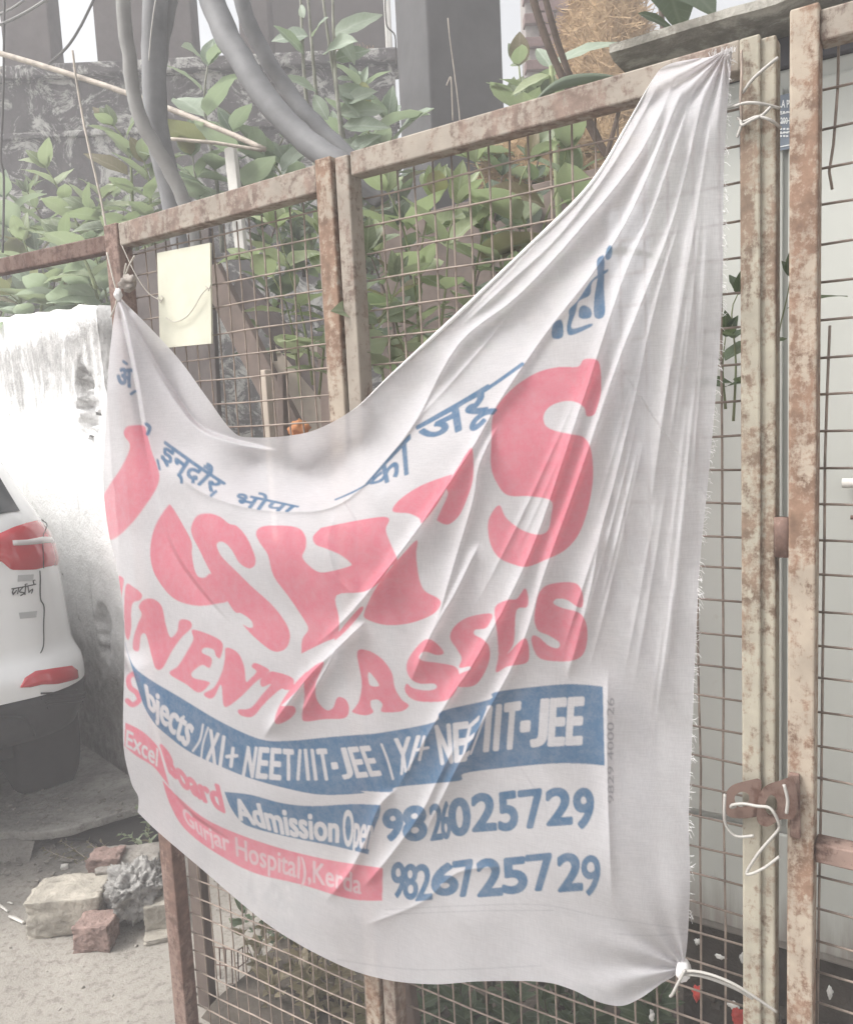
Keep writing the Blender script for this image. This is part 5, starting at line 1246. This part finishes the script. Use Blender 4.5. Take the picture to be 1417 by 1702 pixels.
def resample(P, n):
    P = np.asarray(P, float); S = np.concatenate([[0], np.cumsum(np.linalg.norm(np.diff(P, axis=0), axis=1))]); u = np.linspace(0, S[-1], n)
    return np.stack([np.interp(u, S, P[:, k]) for k in range(3)], -1), S[-1]
def plant(name, label, cat, stems, L, mat, stem_mat, seed, gap=.07, r0=.008, start=.25, wid=.27, shape=0, group=None, tip=True, spread=1.0, kids=2, face=.45):
    rr = random.Random(seed)
    if cat in ('shrub', 'shoot'): L *= 1.35 if cat == 'shrub' else 1.6; gap *= 1.3 if cat == 'shrub' else 1.7
    base = stems[0][0]; pt = thing(name, base, label, cat, group)
    mb_ = MB()
    for st in stems:
        P, Ln = resample(spline(st, 5), 14); mb_.tube(P, np.linspace(r0, r0 * .35, 14), 6)
        n = max(2, int(Ln * (1 - start) / gap)); ph = rr.uniform(0, 6)
        for k in range(n + 1):
            u = start + (1 - start) * k / n; i = min(13, u * 13); i0 = int(min(12, i)); p = P[i0] + (P[i0 + 1] - P[i0]) * (i - i0)
            ax = P[i0 + 1] - P[i0]; ax /= np.linalg.norm(ax)
            for s in range(kids):
                an = ph + k * 1.57 + s * 2 * math.pi / kids + rr.uniform(-.4, .4)
                out = np.array([math.cos(an), math.sin(an), 0]) * spread
                out = out + np.array([0, -face, 0]) * rr.random()          # shoots lean towards the open side, by the lane
                lift = .25 + .9 * (u - start) + rr.uniform(-.25, .25)
                d = out + ax * lift; l = L * (1 - .35 * max(0, u - .75) / .25) * rr.uniform(.7, 1.12)
                pet = p + d / np.linalg.norm(d) * l * .06
                put_leaf(pt, pet, d, ax + np.array([0, -.35, .4]) + np.array([rr.uniform(-.4, .4) for _ in range(3)]), l, mat, rr, wid, shape)
        if tip:
            for s in range(3): put_leaf(pt, P[-1], ax * 1.2 + np.array([rr.uniform(-.6, .6), rr.uniform(-.6, .2), .3]), UP + np.array([0, -1, 0]), L * .5, mat, rr, wid, shape)
    mb_.obj('stem', stem_mat, pt, smooth=True)
    return pt
def S(depth, *pts): return [at(x, y, depth + (q[0] if q else 0)) for x, y, *q in pts]
G = 'broad-leaved shrubs behind the gate'
plant('broad_leaf_shrub', 'pale green broad-leaved shrub over the wall at the far left edge', 'shrub', [S(4.6, (40, 560), (30, 460), (18, 360), (10, 330)), S(4.6, (-40, 560), (-30, 430), (-10, 380)), S(4.5, (60, 560), (75, 470), (60, 420))], .23, 'leaf_blue', MT['green_stem'], 1, .06, .010, .2, group=G)
plant('broad_leaf_shrub', 'broad-leaved shrub with lime shoots above the wall left of the cables', 'shrub', [S(4.2, (170, 540), (140, 400), (95, 310), (78, 280)), S(4.2, (150, 540), (110, 440), (150, 370), (170, 330)), S(4.1, (120, 560), (60, 450), (40, 400))], .20, 'leaf_lime', MT['green_stem'], 2, .07, .010, .3, group=G)
plant('broad_leaf_shrub', 'dull green shrub with large drooping leaves below the slanting pole', 'shrub', [S(3.7, (230, 430), (220, 330), (215, 250), (190, 210)), S(3.6, (250, 430), (250, 320), (240, 270)), S(3.5, (160, 480), (140, 430), (110, 400)), S(3.7, (290, 420), (200, 380), (150, 350))], .20, 'leaf_mid', MT['green_stem'], 3, .06, .010, .2, group=G)
plant('broad_leaf_shrub', 'grey-green shrub hanging over the wall top beside the left post', 'shrub', [S(3.9, (180, 560), (120, 500), (60, 470)), S(3.8, (180, 540), (150, 470), (110, 440)), S(4.0, (80, 560), (30, 500), (0, 480)), S(3.7, (185, 560), (175, 480), (160, 430))], .19, 'leaf_blue', MT['green_stem'], 4, .05, .008, .15, group=G)
plant('broad_leaf_shrub', 'blue-green shrub between the left cables and the thick curved cables', 'shrub', [S(3.3, (370, 420), (360, 300), (340, 180), (345, 110)), S(3.2, (400, 420), (400, 300), (385, 220)), S(3.3, (340, 420), (330, 330), (320, 260)), S(3.4, (430, 400), (440, 300), (470, 230))], .19, 'leaf_blue', MT['grey_stem'], 5, .065, .010, .3, group=G)
plant('broad_leaf_shrub', 'tall shrub of bare grey stems and pale leaves left of the column', 'shrub', [S(3.0, (545, 420), (520, 250), (505, 120), (498, -60)), S(3.05, (560, 420), (530, 200), (512, 0), (505, -60)), S(2.95, (580, 420), (568, 240), (556, 100), (552, -60)), S(3.0, (590, 420), (575, 260), (545, 60), (530, -60))], .01, 'leaf_blue', MT['grey_stem'], 6, .5, .012, .95, group=G, tip=False)
o = [q for q in COL.objects if q.get('label', '').startswith('tall shrub of bare')][0]
rr = random.Random(77)
for (bx_, by_, tx, ty, L) in ((552, 60, 620, 22, 0), (556, 100, 612, 76, 0), (560, 150, 632, 160, 0), (562, 190, 655, 170, 0), (570, 210, 662, 205, 0), (575, 240, 655, 240, 0), (556, 140, 600, 190, 0), (512, 60, 460, 62, 0), (505, 30, 500, 10, 0), (520, 60, 540, 15, 0), (545, 200, 510, 140, 0), (525, 150, 480, 125, 0), (560, 130, 585, 130, 0), (570, 230, 600, 260, 0), (530, 220, 490, 200, 0), (540, 90, 575, 60, 0), (505, 90, 455, 30, 0), (560, 60, 590, 95, 0), (575, 170, 630, 140, 0), (580, 250, 640, 210, 0)):
    a_ = at(bx_, by_, 2.98); b_ = at(tx, ty, 2.9 + rr.uniform(-.08, .1)); put_leaf(o, a_, b_ - a_, UP * .5 + np.array([rr.uniform(-.5, .5), -1, 0]), float(np.linalg.norm(b_ - a_)) * 1.15, 'leaf_blue', rr, .25)
plant('broad_leaf_shrub', 'leafy shrub just left of the column above the gate rail', 'shrub', [S(3.4, (640, 420), (630, 300), (610, 210), (600, 150)), S(3.4, (620, 420), (590, 300), (560, 230)), S(3.5, (650, 420), (655, 280), (645, 200)), S(3.3, (470, 420), (470, 300), (440, 260)), S(3.4, (520, 420), (500, 330), (480, 280))], .19, 'leaf_blue', MT['green_stem'], 7, .06, .010, .3, group=G)
plant('broad_leaf_shrub', 'lime green shrub at the right foot of the grey column', 'shrub', [S(2.9, (880, 420), (875, 260), (868, 170), (862, 110)), S(2.9, (900, 420), (910, 260), (905, 180)), S(3.0, (860, 420), (850, 260), (850, 180))], .19, 'leaf_mid', MT['green_stem'], 8, .07, .009, .35, group=G)
# climbers close behind the wire
G2 = 'young shoots growing against the wire mesh'
def SF(off, *pts): return [fp(x, y, off) for x, y in pts]
plant('leafy_shoot', 'tall light green shoot poking through the mesh left of the red stile', 'shoot', [SF(.10, (520, 640), (505, 540), (480, 450), (462, 380)), SF(.14, (530, 660), (540, 560), (548, 470), (545, 400)), SF(.12, (500, 660), (480, 520), (440, 440), (415, 430))], .075, 'leaf_lime', MT['green_stem'], 21, .035, .003, .25, group=G2)
plant('leafy_shoot', 'spread of yellow-green leaves behind the mesh below the middle rail', 'shoot', [SF(.22, (700, 640), (690, 480), (670, 380), (645, 320)), SF(.20, (720, 640), (740, 480), (745, 390), (760, 340)), SF(.25, (760, 620), (790, 450), (810, 330), (790, 270)), SF(.22, (680, 640), (650, 500), (630, 420)), SF(.24, (700, 600), (700, 420), (720, 330))], .085, 'leaf_lime', MT['green_stem'], 22, .040, .0035, .3, group=G2)
plant('leafy_shoot', 'green leaves behind the mesh under the dark branches', 'shoot', [SF(.25, (880, 560), (880, 420), (860, 320), (880, 270)), SF(.28, (930, 520), (900, 400), (930, 300), (940, 250)), SF(.26, (850, 560), (830, 430), (800, 380)), SF(.3, (960, 480), (960, 360), (950, 300))], .085, 'leaf_mid', MT['green_stem'], 23, .045, .0035, .3, group=G2)
plant('leafy_shoot', 'grey-green trailing leaves hanging round the middle stile above the cloth', 'shoot', [SF(.09, (640, 650), (625, 560), (600, 480), (610, 420)), SF(.07, (560, 560), (600, 545), (640, 520), (660, 470)), SF(.10, (680, 600), (660, 560), (620, 590)), SF(.1, (560, 640), (575, 580), (590, 560))], .070, 'leaf_mid', MT['green_stem'], 24, .035, .003, .15, group=G2)
plant('leafy_shoot', 'sparse dull leaves behind the mesh at the cloth right edge', 'shoot', [SF(.10, (1218, 700), (1222, 600), (1215, 520), (1225, 490)), SF(.10, (1205, 680), (1200, 610), (1205, 560))], .042, 'leaf_dark', MT['green_stem'], 25, .04, .002, .3, group=G2)
plant('leafy_shoot', 'single leafy twig showing between the pale post and the right leaf', 'shoot', [SF(.06, (1280, 640), (1292, 560), (1308, 490), (1312, 460))], .038, 'leaf_dark', MT['green_stem'], 26, .05, .0016, .4, group=G2, kids=1)
# darker undergrowth filling the space behind
G3 = 'dense undergrowth behind the gate'
rr = random.Random(5)
def under(label, box, d0, d1, n, L, mat, seed, gap=.07):
    r2 = random.Random(seed); st = []
    for k in range(n):
        x = r2.uniform(box[0], box[2]); y1 = r2.uniform(box[1], box[1] + (box[3] - box[1]) * .5); d = r2.uniform(d0, d1)
        st.append([at(x + r2.uniform(-30, 30), box[3] + 40, d), at(x + r2.uniform(-20, 20), (box[3] + y1) / 2, d), at(x + r2.uniform(-40, 40), y1, d - .05)])
    plant('undergrowth_bush', label, 'bush', st, L, mat, MT['bark'], seed, gap, .007, .05, group=G3)
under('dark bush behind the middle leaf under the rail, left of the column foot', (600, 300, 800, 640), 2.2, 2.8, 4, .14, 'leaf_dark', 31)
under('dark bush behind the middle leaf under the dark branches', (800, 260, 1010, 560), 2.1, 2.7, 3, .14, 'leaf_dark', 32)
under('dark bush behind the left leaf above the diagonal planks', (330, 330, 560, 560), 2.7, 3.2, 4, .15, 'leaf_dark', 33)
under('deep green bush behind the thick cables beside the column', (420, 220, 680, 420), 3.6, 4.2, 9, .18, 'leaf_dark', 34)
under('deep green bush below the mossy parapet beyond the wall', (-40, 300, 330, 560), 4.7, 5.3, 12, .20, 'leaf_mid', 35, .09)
# big strap leaves by the slab
bl = thing('strap_leaf_plant', at(940, 560, 2.3), 'plant with long folded strap leaf between the branches and the roof slab', 'plant')
MB().tube([at(940, 560, 2.3), at(925, 300, 2.3), at(915, 110, 2.3)], [.012, .009, .006], 6).obj('stem', MT['green_stem'], bl, smooth=True)
rr = random.Random(4)
for a, b, w, mt in (((915, 112, 2.3), (1055, 18, 2.2), .17, 'leaf_blue'), ((915, 112, 2.3), (880, 60, 2.35), .22, 'leaf_blue'), ((915, 125, 2.3), (850, 150, 2.3), .30, 'leaf_lime')):
    A_, B_ = at(*a), at(*b); put_leaf(bl, A_, B_ - A_, np.array([-.5, -.6, .8]), float(np.linalg.norm(B_ - A_)) * 1.05, mt, rr, w)
bl2 = thing('strap_leaf_plant', at(1130, 400, 2.4), 'large dark drooping leaves overhanging the roof slab from above', 'plant')
MB().tube([at(1130, 400, 2.4), at(1120, 150, 2.4), at(1100, 40, 2.4), at(1090, -60, 2.4)], [.014, .010, .008, .005], 6).obj('stem', MT['bark'], bl2, smooth=True)
for a, b, w, mt in (((1090, -60, 2.3), (1150, 42, 2.2), .34, 'leaf_dark'), ((1100, -60, 2.25), (1215, 20, 2.15), .30, 'leaf_dark'), ((1060, 22, 2.3), (1120, 40, 2.3), .12, 'leaf_dark')):
    A_, B_ = at(*a), at(*b); put_leaf(bl2, A_, B_ - A_, np.array([0, -1, .4]), float(np.linalg.norm(B_ - A_)) * 1.05, mt, rr, w)
bl3 = thing('strap_leaf_plant', at(1000, 420, 1.85), 'dark curled strap leaf arching just above the middle rail', 'plant')
MB().tube([at(1000, 420, 1.85), at(1010, 250, 1.85), at(1040, 140, 1.85)], [.007, .006, .004], 6).obj('stem', MT['bark'], bl3, smooth=True)
V = []; Fc = []
C_ = spline([(1046, 133), (1000, 126), (950, 130), (915, 145), (885, 172)], 6)
for i, (x, y) in enumerate(C_):
    w = 13 * math.sin(math.pi * min(.97, i / (len(C_) - 1) * .93 + .05)); V += [at(x - w * .3, y - w * .4, 1.86), at(x, y + .1 * w, 1.83), at(x + w * .4, y + w, 1.84)]
for i in range(len(C_) - 1):
    for j in range(2): k = i * 3 + j; Fc.append((k, k + 1, k + 4, k + 3))
obj('leaf', V, Fc, MT['leaf_dark'], bl3, smooth=True)
lv = put_leaf(bl3, at(1040, 140, 1.85), np.array([.35, 0, .3]), np.array([0, -1, .3]), .10, 'leaf_lime', rr, .3)

# ---- straw: thatch heap at the right of the brick wall and small heap by the dark room
def straw(name, label, c, r3, n, seed, flat=.25):
    rr = random.Random(seed); t_ = thing(name, c * np.array([1, 1, 1]) - UP * r3[2], label, 'straw')
    bm = bmesh.new(); bmesh.ops.create_icosphere(bm, subdivisions=4, radius=1)
    for w in bm.verts:
        k = 1 + .15 * noise.noise(w.co * 2.2 + Vector((seed, 0, 0))) + .06 * noise.noise(w.co * 7); w.co = Vector(c) + Vector((w.co.x * r3[0] * k * .93, w.co.y * r3[1] * k * .93, w.co.z * r3[2] * k * .93))
    me_ = bpy.data.meshes.new('heap'); bm.to_mesh(me_); bm.free(); link('heap', me_, MT['straw'], t_)
    V = []; Fc = []
    for k in range(n):
        th_, ph_ = rr.uniform(0, 6.283), math.acos(rr.uniform(-.6, 1)); d = np.array([math.sin(ph_) * math.cos(th_), math.sin(ph_) * math.sin(th_), math.cos(ph_)])
        if d[1] > .4: continue
        p = c + d * np.asarray(r3) * (1 + .15 * noise.noise(Vector(d) * 2.2 + Vector((seed, 0, 0)))) * rr.uniform(.93, 1.03)
        g = np.array([rr.gauss(0, .8), rr.gauss(0, .4), rr.gauss(-.6, .6)]) + d * .25; g /= np.linalg.norm(g); L = rr.uniform(.05, .16); w = np.cross(g, [0, -1, .2]); w /= np.linalg.norm(w) + 1e-9
        q = len(V); w = w * rr.uniform(.0012, .0028); V += [p - g * L * .5 - w, p - g * L * .5 + w, p + g * L * .5 + w * .4 + d * .01, p + g * L * .5 - w * .4 + d * .01]; Fc.append((q, q + 1, q + 2, q + 3))
    obj('strands', V, Fc, MT['straw'], t_, kind='stuff'); return t_
m = Mat('straw', .8, .3); m.col(m.ramp(m.noise(35, 6, .7), [(.3, (.25, .16, .085)), (.6, (.44, .31, .18)), (.8, (.56, .42, .27))])); MT['straw'] = m.m
straw('straw_heap', 'tall heap of tan straw between the branches and the roof slab', at(1005, 160, 3.6), (.19, .2, .52), 5200, 3)
straw('straw_heap', 'lower heap of tan straw seen through the mesh below the branches', at(930, 290, 3.0), (.26, .2, .16), 3000, 4)
straw('straw_heap', 'little mound of reddish straw by the white gap strip of the dark room', at(592, 118, 6.6), (.24, .15, .13), 1200, 6)

# ---- low growth
plant('weed', 'small leafy weed growing from the drain beside the left gate post', 'weed', [[gz(235, 1420), gz(222, 1420) + UP * .06, gz(205, 1420) + UP * .07], [gz(245, 1440), gz(240, 1440) + UP * .07, gz(225, 1440) + UP * .10], [gz(250, 1450), gz(255, 1450) + UP * .08, gz(252, 1450) + UP * .14], [gz(258, 1480), gz(258, 1480) + UP * .05, gz(250, 1480) + UP * .09], [gz(245, 1400), gz(250, 1400) + UP * .07, gz(235, 1400) + UP * .12]], .034, 'leaf_mid', MT['green_stem'], 41, .018, .0016, .1, wid=.2)
plant('weed', 'dry brown weed tuft lying along the edge of the drain', 'weed', [[gz(150, 1432), gz(130, 1425) + UP * .02, gz(105, 1415) + UP * .035], [gz(160, 1435), gz(165, 1430) + UP * .03, gz(150, 1425) + UP * .05], [gz(130, 1430), gz(100, 1428) + UP * .012, gz(75, 1420) + UP * .02], [gz(170, 1430), gz(178, 1428) + UP * .03, gz(172, 1424) + UP * .05]], .030, 'leaf_dry', MT['bamboo'], 42, .014, .0016, .1, wid=.16)
G4 = 'dry weeds behind the foot of the gate'
def drybush(label, box, off, n, seed, mat, L=.04):
    r2 = random.Random(seed); st = []
    for k in range(n):
        x = r2.uniform(box[0], box[2]); y = r2.uniform(box[1], box[3]); o_ = off + r2.uniform(-.05, .08)
        st.append([fp(x + r2.uniform(-25, 25), 1790, o_), fp(x + r2.uniform(-15, 15), (1790 + y) / 2, o_), fp(x + r2.uniform(-35, 35), y, o_ - .02)])
    plant('dry_weed', label, 'weed', st, L, mat, MT['bark'], seed, .030, .0022, .1, wid=.22, group=G4)
drybush('dry brown weeds behind the mesh right of the wire basket', (430, 1490, 530, 1640), .26, 14, 51, 'leaf_dry', .05)
drybush('grey-brown withered weeds behind the mesh left of the middle stile', (510, 1540, 625, 1680), .24, 13, 52, 'leaf_dry', .048)
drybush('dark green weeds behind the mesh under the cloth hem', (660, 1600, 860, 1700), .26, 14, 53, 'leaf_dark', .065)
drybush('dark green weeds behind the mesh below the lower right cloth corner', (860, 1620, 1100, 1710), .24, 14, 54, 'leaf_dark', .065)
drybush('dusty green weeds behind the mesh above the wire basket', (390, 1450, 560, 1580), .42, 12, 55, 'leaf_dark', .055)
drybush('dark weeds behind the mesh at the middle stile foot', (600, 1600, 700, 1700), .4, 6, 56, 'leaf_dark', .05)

# ---- thin haze volume added to lift the darks in place of lens glare
hz = MB().box((0, 0, 2.05), np.eye(3), (16.6, 16.6, 3.2)).obj('haze', None)
mh = bpy.data.materials.new('glare_haze'); mh.use_nodes = True; tn = mh.node_tree; tn.nodes.clear()
ho = tn.nodes.new('ShaderNodeOutputMaterial'); pv = tn.nodes.new('ShaderNodeVolumePrincipled')
pv.inputs['Color'].default_value = (.97, .965, .985, 1); pv.inputs['Density'].default_value = HAZE_DENSITY; pv.inputs['Anisotropy'].default_value = 0.0
tn.links.new(pv.outputs[0], ho.inputs['Volume']); hz.data.materials.append(mh); hz['kind'] = 'stuff'; hz['label'] = 'thin pale haze added in place of lens glare'
